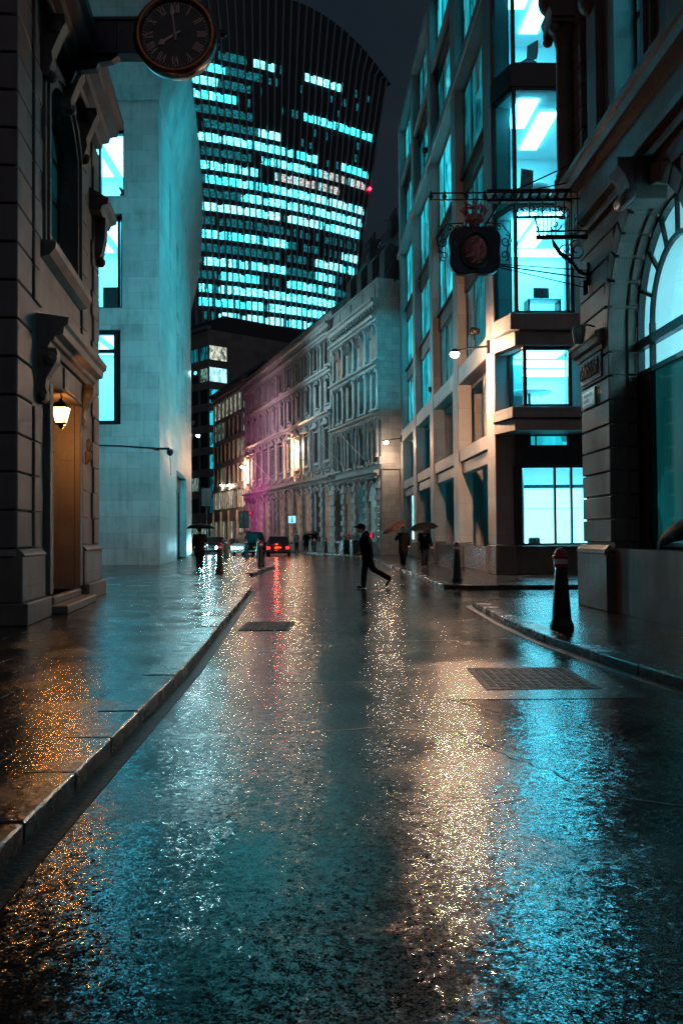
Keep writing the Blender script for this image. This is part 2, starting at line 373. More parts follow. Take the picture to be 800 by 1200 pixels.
M['lit_cream'] = litpane('lit_cream_room', (.85,.92,.72), .75, 1.6, 1.0, .15, 1.5)
M['lit_green'] = litpane('lit_greenish_room', (.45,.85,.72), .32, 1.6, 1.0, .1, 1.5)
M['tw_bright'] = litpane('tower_bright_office', (.10,.74,.86), 4.6, 2.2, 1.6, .06, 2.4)
M['tw_mid'] = litpane('tower_office', (.03,.52,.62), 4.0, 2.2, 1.6, .06, 2.6)
M['tw_dim'] = litpane('tower_dim_office', (.02,.38,.46), .34, 2.2, 1.6, .06, 2.2)
M['tw_warm'] = litpane('tower_warm_office', (.60,.60,.58), .95, 2.2, 1.6, .1, 2.2)
M['tw_white'] = litpane('tower_white_office', (.26,.86,.92), 3.0, 2.2, 1.6, .2, 1.7)
M['tw_glass'] = darkglass('tower_glass', (.03,.05,.058), .3)
M['tw_fin'] = plain('tower_fin', (.42,.47,.50), .45, .2)
M['lamp_warm'] = emit('warm_lamp_lens', (1.0,.56,.32), 3600)
M['lamp_white'] = emit('white_lamp_lens', (1.0,.72,.50), 260)
M['lamp_small'] = emit('small_lamp_lens', (1.0,.78,.6), 60)
M['panel_arch'] = emit('hall_ceiling_light', (.42,.86,1.0), 17)
M['lantern_glow'] = emit('lantern_glow', (1.0,.62,.30), 7)
M['teal_lens'] = emit('added_teal_flood_lens', (.05,.8,1.0), 6)
M['magenta_lens'] = emit('added_magenta_flood_lens', (1.0,.1,.75), 6)
M['red_light'] = emit('red_lamp', (1.0,.03,.03), 3)
M['head_light'] = emit('headlamp', (.30,.85,1.0), 320)
M['red_strong'] = emit('aviation_lamp', (1.0,.02,.05), 14)
M['blue_sign'] = emit('lit_blue_sign', (.35,.85,1.0), 1.2)
M['red_sign'] = emit('lit_red_sign', (.9,.02,.08), .8)
M['white_paint'] = plain('white_paint', (.75,.75,.75), .45)
M['red_paint'] = plain('red_paint', (.40,.03,.04), .4)
M['car_black'] = plain('black_car_paint', (.012,.012,.014), .2, .1, .2, 4, .6, 0)
M['tyre'] = plain('tyre_rubber', (.015,.015,.015), .7)
M['alloy'] = plain('wheel_alloy', (.3,.3,.31), .3, .9)
M['plate_yellow'] = plain('yellow_plate', (.75,.55,.04), .5)
M['skin'] = plain('skin', (.42,.26,.2), .55, 0, .1)
M['hair'] = plain('dark_hair', (.02,.014,.012), .6)
M['cloth_black'] = plain('black_wool', (.007,.007,.009), .85, 0, .3, 25)
M['cloth_navy'] = plain('navy_cloth', (.010,.013,.026), .8, 0, .3, 25)
M['cloth_denim'] = plain('dark_denim', (.025,.035,.06), .8, 0, .3, 25)
M['cloth_grey'] = plain('grey_cloth', (.09,.09,.10), .8, 0, .3, 25)
M['cloth_red'] = plain('red_scarf', (.5,.05,.04), .8, 0, .3, 25)
M['shoe'] = plain('black_leather', (.012,.011,.011), .35)
M['umb_black'] = plain('black_nylon', (.005,.005,.006), .7, 0, .3, 10)
for q_ in ('cloth_black','cloth_navy','umb_black'): M[q_].node_tree.nodes['Principled BSDF'].inputs['Specular IOR Level'].default_value = .08
M['umb_brown'] = plain('brown_nylon', (.07,.03,.022), .7, 0, .3, 10)
M['leaf'] = plain('shrub_leaf', (.035,.06,.03), .5, 0, .5, 8)
M['plastic_grey'] = plain('grey_plastic', (.25,.27,.28), .4)
M['sign_white'] = plain('enamel_white', (.62,.70,.68), .3)
M['tan_bag'] = plain('striped_cushion', (.28,.24,.18), .7)

# ------------------------------------------------------------------ camera, sky
cam = bpy.data.cameras.new('camera'); camo = bpy.data.objects.new('camera', cam); COL.objects.link(camo)
cam.sensor_fit = 'VERTICAL'; cam.sensor_height = 36; cam.lens = 31.5; cam.clip_start = .1; cam.clip_end = 3000
camo.location = (0,0,1.4)
camo.rotation_euler = (Matrix.Rotation(PI/2+math.radians(1.473),3,'X') @ Matrix.Rotation(-.0085,3,'Z')).to_euler()
scene.camera = camo
w = bpy.data.worlds.new('World'); scene.world = w; w.use_nodes = True
nt = w.node_tree; bg = nt.nodes['Background']
sky = nt.nodes.new('ShaderNodeTexSky'); sky.sky_type = 'NISHITA'; sky.sun_disc = False
sky.sun_elevation = math.radians(-6); sky.sun_rotation = math.radians(200); sky.air_density = 1.6; sky.dust_density = 3
nt.links.new(sky.outputs[0], bg.inputs[0]); bg.inputs[1].default_value = .02
bg2 = nt.nodes.new('ShaderNodeBackground'); bg2.inputs[0].default_value = (.0085,.0142,.0215,1); bg2.inputs[1].default_value = 1.0   # cloud lit by the city
tc = nt.nodes.new('ShaderNodeTexCoord'); cn = nd(nt, 'ShaderNodeTexNoise', Scale=3.2, Detail=6.0, Roughness=.6); nt.links.new(tc.outputs['Generated'], cn.inputs['Vector'])
nt.links.new(ramp(nt, cn.outputs['Fac'], [(.3, (.0062,.0108,.0170)), (.5, (.0085,.0140,.0210)), (.7, (.0125,.0180,.0255))]), bg2.inputs[0])
ad = nt.nodes.new('ShaderNodeAddShader'); nt.links.new(bg.outputs[0], ad.inputs[0]); nt.links.new(bg2.outputs[0], ad.inputs[1])
nt.links.new(ad.outputs[0], nt.nodes['World Output'].inputs[0])
sl = bpy.data.lights.new('added_fill', 'SUN'); sl.energy = .115; sl.angle = math.radians(60); sl.color = (1,.86,.92)  # soft fill added to lift the dark faces turned to the camera
so = bpy.data.objects.new('added_fill', sl); COL.objects.link(so); so.rotation_euler = (math.radians(48), 0, math.radians(12))

vs = scene.view_settings; vs.view_transform = 'Standard'; vs.look = 'None'; vs.gamma = 1; vs.exposure = 0; vs.use_curve_mapping = False
cy = scene.cycles; cy.use_denoising = True; cy.denoiser = 'OPENIMAGEDENOISE'; cy.denoising_input_passes = 'RGB_ALBEDO_NORMAL'
cy.denoising_prefilter = 'NONE'
cy.max_bounces = 6; cy.diffuse_bounces = 3; cy.glossy_bounces = 4; cy.transmission_bounces = 4; cy.transparent_max_bounces = 8
cy.sample_clamp_indirect = 6; cy.sample_clamp_direct = 120; cy.caustics_reflective = False; cy.caustics_refractive = False; cy.use_light_tree = True

# ------------------------------------------------------------------ ground, road, pavements
ZR = -.11
def struct(name, mb, mt): return props(mb.build(name, mt), kind='structure')
g = MB(); g.quad((-900,-300,-.16),(900,-300,-.16),(900,1500,-.16),(-900,1500,-.16)); struct('ground', g, M['earth'])
g = MB(); g.quad((-60,-14,ZR),(60,-14,ZR),(60,170,ZR),(-60,170,ZR)); struct('road', g, M['asphalt'])
def arc(cx, cy_, r, a0, a1, n=6): return [(cx+r*math.cos(math.radians(a0+(a1-a0)*i/n)), cy_+r*math.sin(math.radians(a0+(a1-a0)*i/n))) for i in range(n+1)]
kl = [(-1.42,-12),(-1.55,3.5),(-1.72,10),(-2.49,24.6)]
pav = MB(); pav.prism_z([(-40,-12)] + kl + [(-3.2,25.2),(-40,25.4)], -.3, 0); struct('pavement', pav, M['paving'])
pav = MB(); pav.prism_z([(-40,33.2),(-3.9,33.0),(-3.35,33.8),(-3.15,42.5),(-4.4,58),(-5.6,60.3),(-8.3,61),(-11.3,66),(-12.6,80),(-16,90),(-40,90)], -.3, 0); struct('pavement', pav, M['paving'])
kr = [(4.6,-12),(4.1,0),(3.65,5),(3.26,8.5),(2.98,10.5),(2.78,12.4),(2.68,14.8),(2.70,17.8)] + arc(3.5,18.6,.8,180,90,5)
pav = MB(); pav.prism_z([(40,-12)] + [(40,19.4)] + kr[::-1], -.3, 0); struct('pavement', pav, M['paving_lane'])
km = [(-14.6,118),(-13.3,106),(-2.6,73.5),(.75,63),(1.85,52),(2.75,27)] + arc(3.75,25.3,.95,180,270,5)
pav = MB(); pav.prism_z(km + [(60,24.35),(60,118)], -.3, 0); struct('pavement', pav, M['paving_lane'])
pav = MB(); pav.prism_z([(-40,25.41),(-3.2,25.21),(-2.5,24.7),(-3.4,33.0),(-3.9,33.0),(-40,33.2)],-.3,-.003); struct('crossing', pav, M['setts'])
def kerb(line, wid, side):
    """row of granite kerbstones with open joints; side=+1 keeps the stone to the left of the line"""
    mb = MB(); 
    for a, b in zip(line, line[1:]):
        a = Vector((*a,0)); b = Vector((*b,0)); d = b-a; L = d.length; d.normalize(); nrm = Vector((-d.y,d.x,0))*side
        k = max(1, round(L/.95)); st = L/k
        for i in range(k):
            p = a+d*(st*(i+.5))
            jit = random.uniform(-.004,.004)
            mb.obox(p+nrm*(wid/2-.008)+Vector((0,0,-.12+.005+jit)), d, nrm, (0,0,1), st/2-.006, wid/2, .12)
    return props(mb.build('kerb', M['kerb'], bevel=.012), kind='structure')
kerb(kl, .33, 1); kerb(kr, .28, -1); kerb(km[2:], .28, 1)
kerb([(-3.35,33.8),(-3.15,42.5),(-4.4,58),(-5.6,60.3)], .28, 1)

def gutter(line, wid, side):
    mb = MB()
    P = [Vector((*p,ZR+.003)) for p in line]; Q = []
    for i, p in enumerate(P):
        d = (P[min(i+1,len(P)-1)]-P[max(i-1,0)]).normalized(); Q.append(p+Vector((-d.y,d.x,0))*side*wid)
    for i in range(len(P)-1): mb.quad(tuple(P[i]),tuple(P[i+1]),tuple(Q[i+1]),tuple(Q[i]))
    return props(mb.build('gutter', M['grit']), kind='structure')
M['grit'] = plain('gutter_grit', (.012,.011,.011), .5, 0, .6, 30, 0, 1.0)
M['grit'].node_tree.nodes['Principled BSDF'].inputs['Specular IOR Level'].default_value = .12
gutter(kl, .16, -1); gutter(kr, .14, 1)
# service covers and repairs let into the road
def cover(label, x, y, w, l, rz=0):
    t = thing('drain_cover', label, 'drain cover', (x,y,ZR), rz)
    mb = MB(); mb.box(-w/2-.05,w/2+.05,-l/2-.05,-l/2,-.02,.008); mb.box(-w/2-.05,w/2+.05,l/2,l/2+.05,-.02,.008)
    mb.box(-w/2-.05,-w/2,-l/2,l/2,-.02,.008); mb.box(w/2,w/2+.05,-l/2,l/2,-.02,.008); mb.build('rim', M['cover_iron'], t)
    mb = MB(); mb.box(-w/2+.004,w/2-.004,-l/2+.004,l/2-.004,-.02,.003)
    nx, ny = int(w/.09), int(l/.09)
    for i in range(nx):
        for j in range(ny):
            cx, cy_ = -w/2+(i+.5)*w/nx, -l/2+(j+.5)*l/ny
            mb.box(cx-.03,cx+.03,cy_-.03,cy_+.03,.003,.011)
    mb.build('plate', M['cover_iron'], t)
    return t
cover('large rough iron service cover in the road near the right kerb', 1.94, 9.4, 1.0, 1.3)
cover('small iron cover in the road towards the left kerb', -1.25, 15.0, .72, 1.3)
pt = MB(); M['patch'] = plain('smooth_road_patch', (.012,.012,.013), .24, 0, .4, 9, 0, .5); M['patch'].node_tree.nodes['Principled BSDF'].inputs['Specular IOR Level'].default_value = .3
ins = [(1.38,8.68),(2.5,8.68),(2.5,10.12),(1.38,10.12)]
for q in ([(.95,8.2),(2.75,8.2),(2.5,8.68),(1.38,8.68)],[(2.75,8.2),(2.8,10.5),(2.5,10.12),(2.5,8.68)],[(2.8,10.5),(1.05,10.6),(1.38,10.12),(2.5,10.12)],[(1.05,10.6),(.95,8.2),(1.38,8.68),(1.38,10.12)]):
    pt.quad(*[(x,y,ZR+.004) for x,y in q])
props(pt.build('road_patch', M['patch']), kind='structure')
ck = MB(); M['crack'] = plain('tar_seam', (.006,.006,.006), .5)
def seam(pts, wd):
    pts = [Vector((*p, ZR+.0045)) for p in pts]; rr = []
    for i in range(len(pts)-1):
        a, b = pts[i], pts[i+1]; k = max(2, int((b-a).length/.12))
        for j in range(k + (i == len(pts)-2)):
            p = a.lerp(b, j/k); rr.append(p+Vector((random.uniform(-.03,.03),random.uniform(-.028,.028),0)))
    for a, b in zip(rr, rr[1:]):
        d = (b-a).normalized(); n = Vector((-d.y,d.x,0)); w0 = wd*random.uniform(.4,1.2)/2; 
        ck.quad(tuple(a-n*w0),tuple(b-n*w0),tuple(b+n*w0),tuple(a+n*w0))
seam([(-.35,6.9),(.2,7.02),(.9,6.9)], .009); seam([(.6,7.6),(1.05,6.3),(1.55,5.15),(1.95,4.95),(2.4,4.75)], .012)
seam([(1.0,8.2),(1.3,7.6)], .02); seam([(-1.3,19),(-1.0,13),(-.75,9.2)], .02); seam([(-1.0,9.3),(-.2,9.25),(.4,9.2)], .02); seam([(.4,12.9),(1.5,12.7),(2.6,12.9)], .03)
seam([(.25,5.2),(.55,5.0),(1.0,5.12)], .01)
props(ck.build('road_seams', M['crack']), kind='structure')

# ------------------------------------------------------------------ windows
def window(par, S, q, o, fm, pm, fw=.06, mull=(), trans=(), name='window', th=.07, label=None):
    ol = outline(q); il = inset(ol, q, fw); mb = MB(S); n = len(ol)
    for i in range(n):
        a, b = ol[i], ol[(i+1)%n]; c, d = il[(i+1)%n], il[i]
        mb.quad((a[0],o,a[1]),(b[0],o,b[1]),(c[0],o,c[1]),(d[0],o,d[1]))
        mb.quad((d[0],o,d[1]),(c[0],o,c[1]),(c[0],o-th,c[1]),(d[0],o-th,d[1]))
    x0, x1, z0, z1 = q['x0'], q['x1'], q['z0'], q['z1']
    def topz(x):
        pts = sorted(il, key=lambda p: p[0]); best = z1
        for a, b in zip(il[1:-1], il[2:-1]):
            if min(a[0],b[0]) <= x <= max(a[0],b[0]) and abs(a[0]-b[0]) > 1e-6: best = a[1]+(b[1]-a[1])*(x-a[0])/(b[0]-a[0])
        return best
    for f in mull:
        x = x0+(x1-x0)*f; mb.box(x-fw*.4,x+fw*.4,o-th*.9,o-.004,z0+fw*.5,topz(x)-.005 if q.get('arch') else z1-fw*.5)
    for f in trans:
        z = z0+(z1-z0)*f; mb.box(x0+fw*.6,x1-fw*.6,o-th*.9,o-.006,z-fw*.4,z+fw*.4)
    wn = mb.build(name, fm, par)
    if label: wn['label'] = label
    pb = MB(S); pb.ngon([(p[0],o-th*.6,p[1]) for p in il]); pb.build('pane', pm, wn)
    return wn
def room(par, S, x0, x1, y0, y1, z0, z1, wall_m, lights=(), lm=None, open_front=True):
    """a real room behind the glass: y1 is the glass side; lights = (x0,x1,y0,y1) ceiling panels"""
    mb = MB(S)
    mb.quad((x0,y0,z0),(x1,y0,z0),(x1,y0,z1),(x0,y0,z1)); mb.quad((x0,y0,z0),(x0,y1,z0),(x0,y1,z1),(x0,y0,z1)); mb.quad((x1,y0,z0),(x1,y1,z0),(x1,y1,z1),(x1,y0,z1))
    mb.quad((x0,y0,z0),(x1,y0,z0),(x1,y1,z0),(x0,y1,z0)); mb.quad((x0,y0,z1),(x1,y0,z1),(x1,y1,z1),(x0,y1,z1))
    r = mb.build('room', wall_m, par)
    for l in lights:
        lb = MB(S); lb.box(l[0],l[1],l[2],l[3],z1-.07,z1-.01); lb.build('ceiling_light', lm or M['panel_light'], r)
    return r
def moulding(mb, x0, x1, prof, ends=True, m=0):
    """run a cornice profile [(out,z)...] along x"""
    mb.prism_x(prof, x0, x1, m)

# ------------------------------------------------------------------ near left stone building: u along the street, o outward
LX, LY, LA = -5.26, 15.0, math.atan2(1,-.11)
SL = -1
Lb = thing('stone_building', 'soot-dark classical stone building at the left edge, with hooded doorway and tall arched window', 'building', (LX,LY,0), LA)
dq = dict(x0=1.55, x1=4.25, z0=.30, z1=4.24)
wq = dict(x0=1.45, x1=4.45, z0=6.75, z1=10.35, arch='seg', rise=.75, n=8)
mb = MB(SL)
mb.wall(.35, 7.3, .0, 13.5, [dq, dict(wq, depth=.38)], 0, .62)
mb.quad((.35,-9,0),(.35,0,0),(.35,0,13.5),(.35,-9,13.5)); mb.quad((7.3,-9,0),(7.3,0,0),(7.3,0,13.5),(7.3,-9,13.5))
mb.quad((.35,-9,13.5),(7.3,-9,13.5),(7.3,0,13.5),(.35,0,13.5)); mb.quad((.35,-9,0),(7.3,-9,0),(7.3,-9,13.5),(.35,-9,13.5))
mb.build('wall', M['stone_left'], Lb)
# the end pier faces the viewer: coursed blocks with sunk joints
mb = MB(SL); mb.box(-.58,.34,-6.0,-.06,0,13.5)
z = 1.22
k = 0
while z < 13.3:
    h = .62
    ys = [-6.0,-4.2,-2.1,0] if k % 2 else [-6.0,-5.1,-3.2,-1.0,0]
    for a, b in zip(ys, ys[1:]): mb.box(-.66,.35,a+.008,b-.008+(.0 if b < 0 else .015),z+.012,z+h-.012)
    z += h; k += 1
mb.build('pier', M['stone_dark'], Lb, bevel=.018)
mb = MB(SL); mb.box(-.72,.95,-6,.10,.36,1.1); mb.box(-.80,1.0,-6,.2,0,.355); mb.prism_x([(.0,1.1),(.14,1.1),(.10,1.16),(.03,1.22),(0,1.22)],-.70,.90); mb.prism_y([(-.76,1.1),(-.66,1.22),(-.5,1.22),(-.5,1.1)],-6,-.0); mb.cut('plinth', M['stone_left'], Lb, bevel=.015)
mb.box(4.95,7.4,0,.1,.36,1.1); mb.box(4.95,7.45,0,.2,0,.355); mb.prism_x([(.0,1.1),(.14,1.1),(.10,1.16),(.03,1.22),(0,1.22)],5.0,7.42)
mb.build('plinth', M['stone_left'], Lb, bevel=.015)
# side returns of coursed stone beside the door
for col in range(3):
    mb = MB(SL); z = 1.24; k = 0
    while z < 10.4:
        qa, qb = (((.36,.95),(5.0,5.75),(6.35,7.32)) if k % 2 else ((.36,.75),(5.0,5.55),(6.55,7.32)))[col]
        if not (3.4 < z < 5.4 and col < 2): mb.box(qa,qb,0,.05,z+.004,z+.600)
        z += .61; k += 1
    mb.build('quoins', M['stone_left'], Lb, bevel=.014)
# door architrave, door, steps
for sg in (-1,1):
    mb = MB(SL)
    for d, w_ in ((.0,.16),(.05,.10)):
        if sg < 0: mb.box(1.55-.30+d*2,1.55-.02-d,0,.05+w_*.45,.36,4.24)
        else: mb.box(4.25+.02+d,4.25+.30-d*2,0,.05+w_*.45,.36,4.24)
    mb.build('door_jamb', M['stone_left'], Lb, bevel=.012)
dr = MB(SL); dr.box(1.56,4.24,-.50,-.42,.30,4.23)
for xx in (1.75,3.02):
    for z0, z1 in ((.5,1.3),(1.45,2.5),(2.65,3.8)): dr.box(xx,xx+1.03,-.42,-.395,z0,z1)
dd = dr.build('door', M['wood'], Lb, bevel=.008)
h = MB(SL); h.tube([(2.84,-.40,1.25),(2.84,-.34,1.28),(2.84,-.34,1.55),(2.84,-.40,1.58)], .016, 6); h.ball((3.1,-.36,1.45), .035); h.build('handle', M['gold'], dd)
mb = MB(SL); mb.box(1.3,4.5,-.5,.42,0,.16); mb.box(1.5,4.3,-.52,.14,.16,.30); mb.build('step', M['stone_left'], Lb, bevel=.02)
# hood on scrolled consoles
mb = MB(SL)
mb.box(1.0,4.85,0,.13,4.245,4.75)                                     # frieze
mb.prism_x([(0,4.75),(.2,4.75),(.24,4.85),(.30,4.87),(.32,4.95),(.46,4.98),(.48,5.12),(.54,5.16),(.56,5.28),(0,5.36)], .66, 5.18)
mb.build('door_hood', M['stone_left'], Lb, bevel=.008)
mb = MB(SL); mb.box(2.35,3.45,.13,.17,4.30,4.70); mb.box(2.45,3.35,.171,.174,4.37,4.63,1); mb.build('frieze_panel', [M['stone_left'],M['stone_dark']], Lb)
for x in (.82,4.68):
    mb = MB(SL)
    pr = [(0,4.74),(.34,4.74),(.36,4.64),(.34,4.50),(.26,4.36),(.17,4.20),(.15,4.05),(.18,3.95),(.16,3.84),(.09,3.78),(0,3.80)]
    mb.prism_x(pr, x-.15, x+.15)
    for sx in (-.17,.17):
        mb.lathe([(.0,-.015),(.12,-.015),(.12,.015),(0,.015)], (x+sx,.24,4.55), 14, axis='x'); mb.lathe([(0,-.02),(.05,-.02),(.05,.02),(0,.02)], (x+sx,.24,4.55), 10, axis='x'); mb.lathe([(0,-.02),(.07,-.02),(.07,.02),(0,.02)], (x+sx,.10,3.90), 10, axis='x')
    mb.build('console', M['stone_left'], Lb, bevel=.01)
mb = MB(SL); mb.lathe([(0,0),(.13,0),(.15,.04),(.11,.09),(.06,.10),(.04,.13),(0,.13)], (4.75,.19,3.42), 14, axis='y'); mb.tube([(4.75,.2,3.3),(4.75,.22,3.15),(4.75,.16,3.0)],[.06,.09,.02],8); mb.build('rosette', M['stone_left'], Lb)
# the tall arched window above
mb = MB(SL)
for off, dep in ((.34,.07),(.20,.12),(.08,.06)):
    qq = dict(wq, x0=wq['x0']-off, x1=wq['x1']+off, z1=wq['z1']+off, z0=wq['z0']-.02); ol = outline(qq); q2 = dict(wq, x0=wq['x0']-off+.13, x1=wq['x1']+off-.13, z1=wq['z1']+off-.13, z0=wq['z0']-.02); il = outline(q2)
    for (a,b,c,d) in zip(ol, ol[1:], il[1:], il):
        P = [(a[0],a[1]),(b[0],b[1]),(c[0],c[1]),(d[0],d[1])]
        mb.add([(p[0],0,p[1]) for p in P]+[(p[0],dep,p[1]) for p in P], [(4,5,6,7),(0,1,5,4),(2,3,7,6)])
mb.build('window_surround', M['stone_left'], Lb)
mb = MB(SL); mb.prism_x([(0,6.45),(.16,6.5),(.26,6.62),(.28,6.74),(0,6.78)], 1.0, 4.9); mb.build('window_sill', M['stone_left'], Lb)
window(Lb, SL, wq, -.34, M['dark_frame'], M['lit_faint'], .09, (.5,), (.26,.5,.74))
for x in (1.15, 2.95, 4.75):                                          # carved brackets that carry the cornice
    mb = MB(SL); z0 = 9.75 if x != 2.95 else 10.0
    mb.prism_x([(0,10.9),(.42,10.9),(.44,10.75),(.36,10.6),(.28,10.4),(.20,10.2),(.22,10.05),(.12,z0),(0,z0+.03)], x-.17, x+.17)
    for sx in (-.185,.185): mb.lathe([(0,-.02),(.13,-.02),(.13,.02),(0,.02)], (x+sx,.25,10.68), 12, axis='x')
    mb.ball((x,.18,z0+.06), .11, 8)
    mb.build('bracket', M['stone_dark'], Lb, bevel=.012)
mb = MB(SL); mb.prism_x([(0,10.9),(.2,10.9),(.24,11.02),(.38,11.05),(.42,11.18),(.60,11.22),(.62,11.38),(.72,11.44),(.74,11.58),(0,11.7)], -.2, 6.75); mb.build('cornice', M['stone_left'], Lb)
mb = MB(SL); mb.prism_x([(0,9.2),(.25,9.2),(.3,9.32),(.42,9.36),(.45,9.5),(0,9.75)], 6.2, 7.7); mb.prism_x([(0,8.1),(.2,8.3),(.28,8.7),(.30,9.2),(0,9.2)], 6.7, 7.1); mb.ball((6.9,.15,8.15), .13, 8); mb.build('corner_bracket', M['stone_dark'], Lb)

# hanging lantern at the door (a thing of its own)
ln = thing('wall_lantern', 'lit four-sided lantern with warm orange glow hanging in the stone doorway', 'lantern', (-5.47,17.5,3.80))
mb = MB(); mb.tube([(0,0,.30),(0,.0,.42),(-.03,.05,.5),(-.02,.12,.56)], .013, 6); mb.tube([(0,0,.30),(.03,.0,.34),(0,.02,.39)], .008, 5); mb.build('hanger', M['iron'], ln)
mb = MB(); mb.lathe([(.235,.14),(.225,.165),(.10,.25),(.05,.27),(.045,.31),(0,.32)], n=4, rot=PI/4, smooth=False); mb.build('cap', M['iron'], ln)
mb = MB()
for i in range(4):
    a = PI/4+i*PI/2; c, s = math.cos(a), math.sin(a); mb.bar((.215*c,.215*s,.15),(.125*c,.125*s,-.165),.016,.016)
    c2, s2 = math.cos(a+PI/2), math.sin(a+PI/2)
    for r, zz in ((.215,.145),(.125,-.165)): mb.bar((r*c,r*s,zz),(r*c2,r*s2,zz),.018,.018)
mb.lathe([(.14,-.165),(.10,-.19),(.05,-.21),(.06,-.235),(.02,-.27),(0,-.29)], n=8); mb.build('cage', M['iron'], ln)
mb = MB(); mb.lathe([(.20,.14),(.115,-.16)], n=4, rot=PI/4, smooth=False); mb.build('glass_panel', M['lantern_glow'], ln)
def lamp(name, loc, col, e, r=.06, par=None, spot=None, to=None, blend=.6):
    l = bpy.data.lights.new(name, 'SPOT' if spot else 'POINT'); l.energy = e; l.color = col; l.shadow_soft_size = r
    o = bpy.data.objects.new(name, l); COL.objects.link(o); o.location = loc
    if spot:
        l.spot_size = math.radians(spot); l.spot_blend = blend
        o.rotation_euler = (Vector(to)-Vector(loc)).to_track_quat('-Z','Y').to_euler()
    return o
lamp('lantern_bulb', (-5.50,17.72,3.56), (1,.40,.09), 100, .08)

# clock on its bracket
cx, cyy, cz = -3.22, 17.6, 11.38
ck_ = thing('street_clock', 'round black clock with bronze rim and Roman numerals on a bracket above the left pavement', 'clock', (cx,cyy,cz))
D = .79
mb = MB(); mb.lathe([(0,.30),(D*.92,.30),(D*1.0,.26),(D*1.03,.1),(D*1.0,-.02)], n=48, axis='y'); mb.build('drum', M['blue_iron'], ck_)
mb = MB(); mb.lathe([(D*1.03,-.0),(D*1.05,-.04),(D*1.0,-.09),(D*.93,-.11),(D*.88,-.09),(D*.86,-.03)], n=48, axis='y'); mb.build('rim', M['copper'], ck_)
mb = MB(); mb.lathe([(0,-.03),(D*.87,-.03)], n=48, axis='y'); mb.build('dial', M['dial'], ck_)
mb = MB()
for i in range(60):
    a = i*PI/30; r = D*.80; mb.lathe([(0,-.036),(.012 if i % 5 else .02,-.036)], (r*math.sin(a),0,r*math.cos(a)), 6, axis='y')
mb.build('minute_track', M['gold'], ck_)
ROM = ['XII','I','II','III','IIII','V','VI','VII','VIII','IX','X','XI']
for i, tx in enumerate(ROM):
    a = i*PI/6; rad = Vector((math.sin(a),0,math.cos(a))); tan = Vector((math.cos(a),0,-math.sin(a)))
    mb = MB(); adv = {'I':.042,'V':.10,'X':.10}; W_ = sum(adv[c] for c in tx); x = -W_/2; hh = .085
    def stroke(xa, xb, wdt):
        p0 = rad*(D*.66+hh)+tan*xa+Vector((0,-.036,0)); p1 = rad*(D*.66-hh)+tan*xb+Vector((0,-.036,0)); d = (p1-p0)
        mb.obox((p0+p1)/2, d, d.cross(Vector((0,1,0))), (0,1,0), d.length/2, wdt/2, .004)
    for c in tx:
        w_ = adv[c]; xm = x+w_/2
        if c == 'I': stroke(xm,xm,.024)
        elif c == 'V': stroke(xm-.035,xm,.026); stroke(xm+.035,xm,.013)
        else: stroke(xm-.035,xm+.035,.026); stroke(xm+.035,xm-.035,.013)
        x += w_
    mb.build('numeral', M['gold'], ck_)
for nm, ang, ln_, wd in (('minute_hand', -7, .60, .032), ('hour_hand', 239, .40, .045)):
    a = math.radians(ang); r = Vector((math.sin(a),0,math.cos(a))); t = Vector((math.cos(a),0,-math.sin(a))); y = Vector((0,-.05 if nm[0]=='h' else -.058,0))
    mb = MB(); P = [r*-.12-t*wd*.5, r*-.12+t*wd*.5, r*ln_*.62+t*wd*.5, r*ln_*.72+t*wd*1.5, r*ln_, r*ln_*.72-t*wd*1.5, r*ln_*.62-t*wd*.5]
    mb.add([tuple(p+y) for p in P]+[tuple(p+y+Vector((0,.006,0))) for p in P], [tuple(range(7))]+[(i,(i+1)%7,7+(i+1)%7,7+i) for i in range(7)]); mb.build(nm, M['gold'], ck_)
mb = MB(); mb.lathe([(0,-.075),(.04,-.07),(.05,-.045),(.05,-.03)], n=12, axis='y'); mb.build('boss', M['gold'], ck_)
mb = MB(); mb.box(-2.55,-.62,.02,.30,-.28,.32); mb.box(-2.6,-.6,-.02,.34,.32,.39); mb.box(-2.6,-.6,-.02,.34,-.35,-.28)
mb.prism_y([(-2.5,-.35),(-1.15,-.35),(-1.3,-.46),(-1.55,-.5),(-1.6,-.62),(-2.0,-.66),(-2.1,-.9),(-2.5,-1.05)], .06, .26)
for x in (-2.2,-1.7,-1.2,-.8): mb.box(x-.03,x+.03,-.005,.02,-.26,.30)
mb.build('bracket', M['blue_iron'], ck_, bevel=.01)
mb = MB(); mb.lathe([(0,.12),(.06,.1),(.07,.03),(.04,-.02),(0,-.03)], (.93,.16,.05), 10); mb.tube([(.8,.15,.1),(.9,.15,.2),(.98,.15,.1),(.93,.15,-.05),(.84,.15,-.1)], .018, 6); mb.build('ornament', M['blue_iron'], ck_)

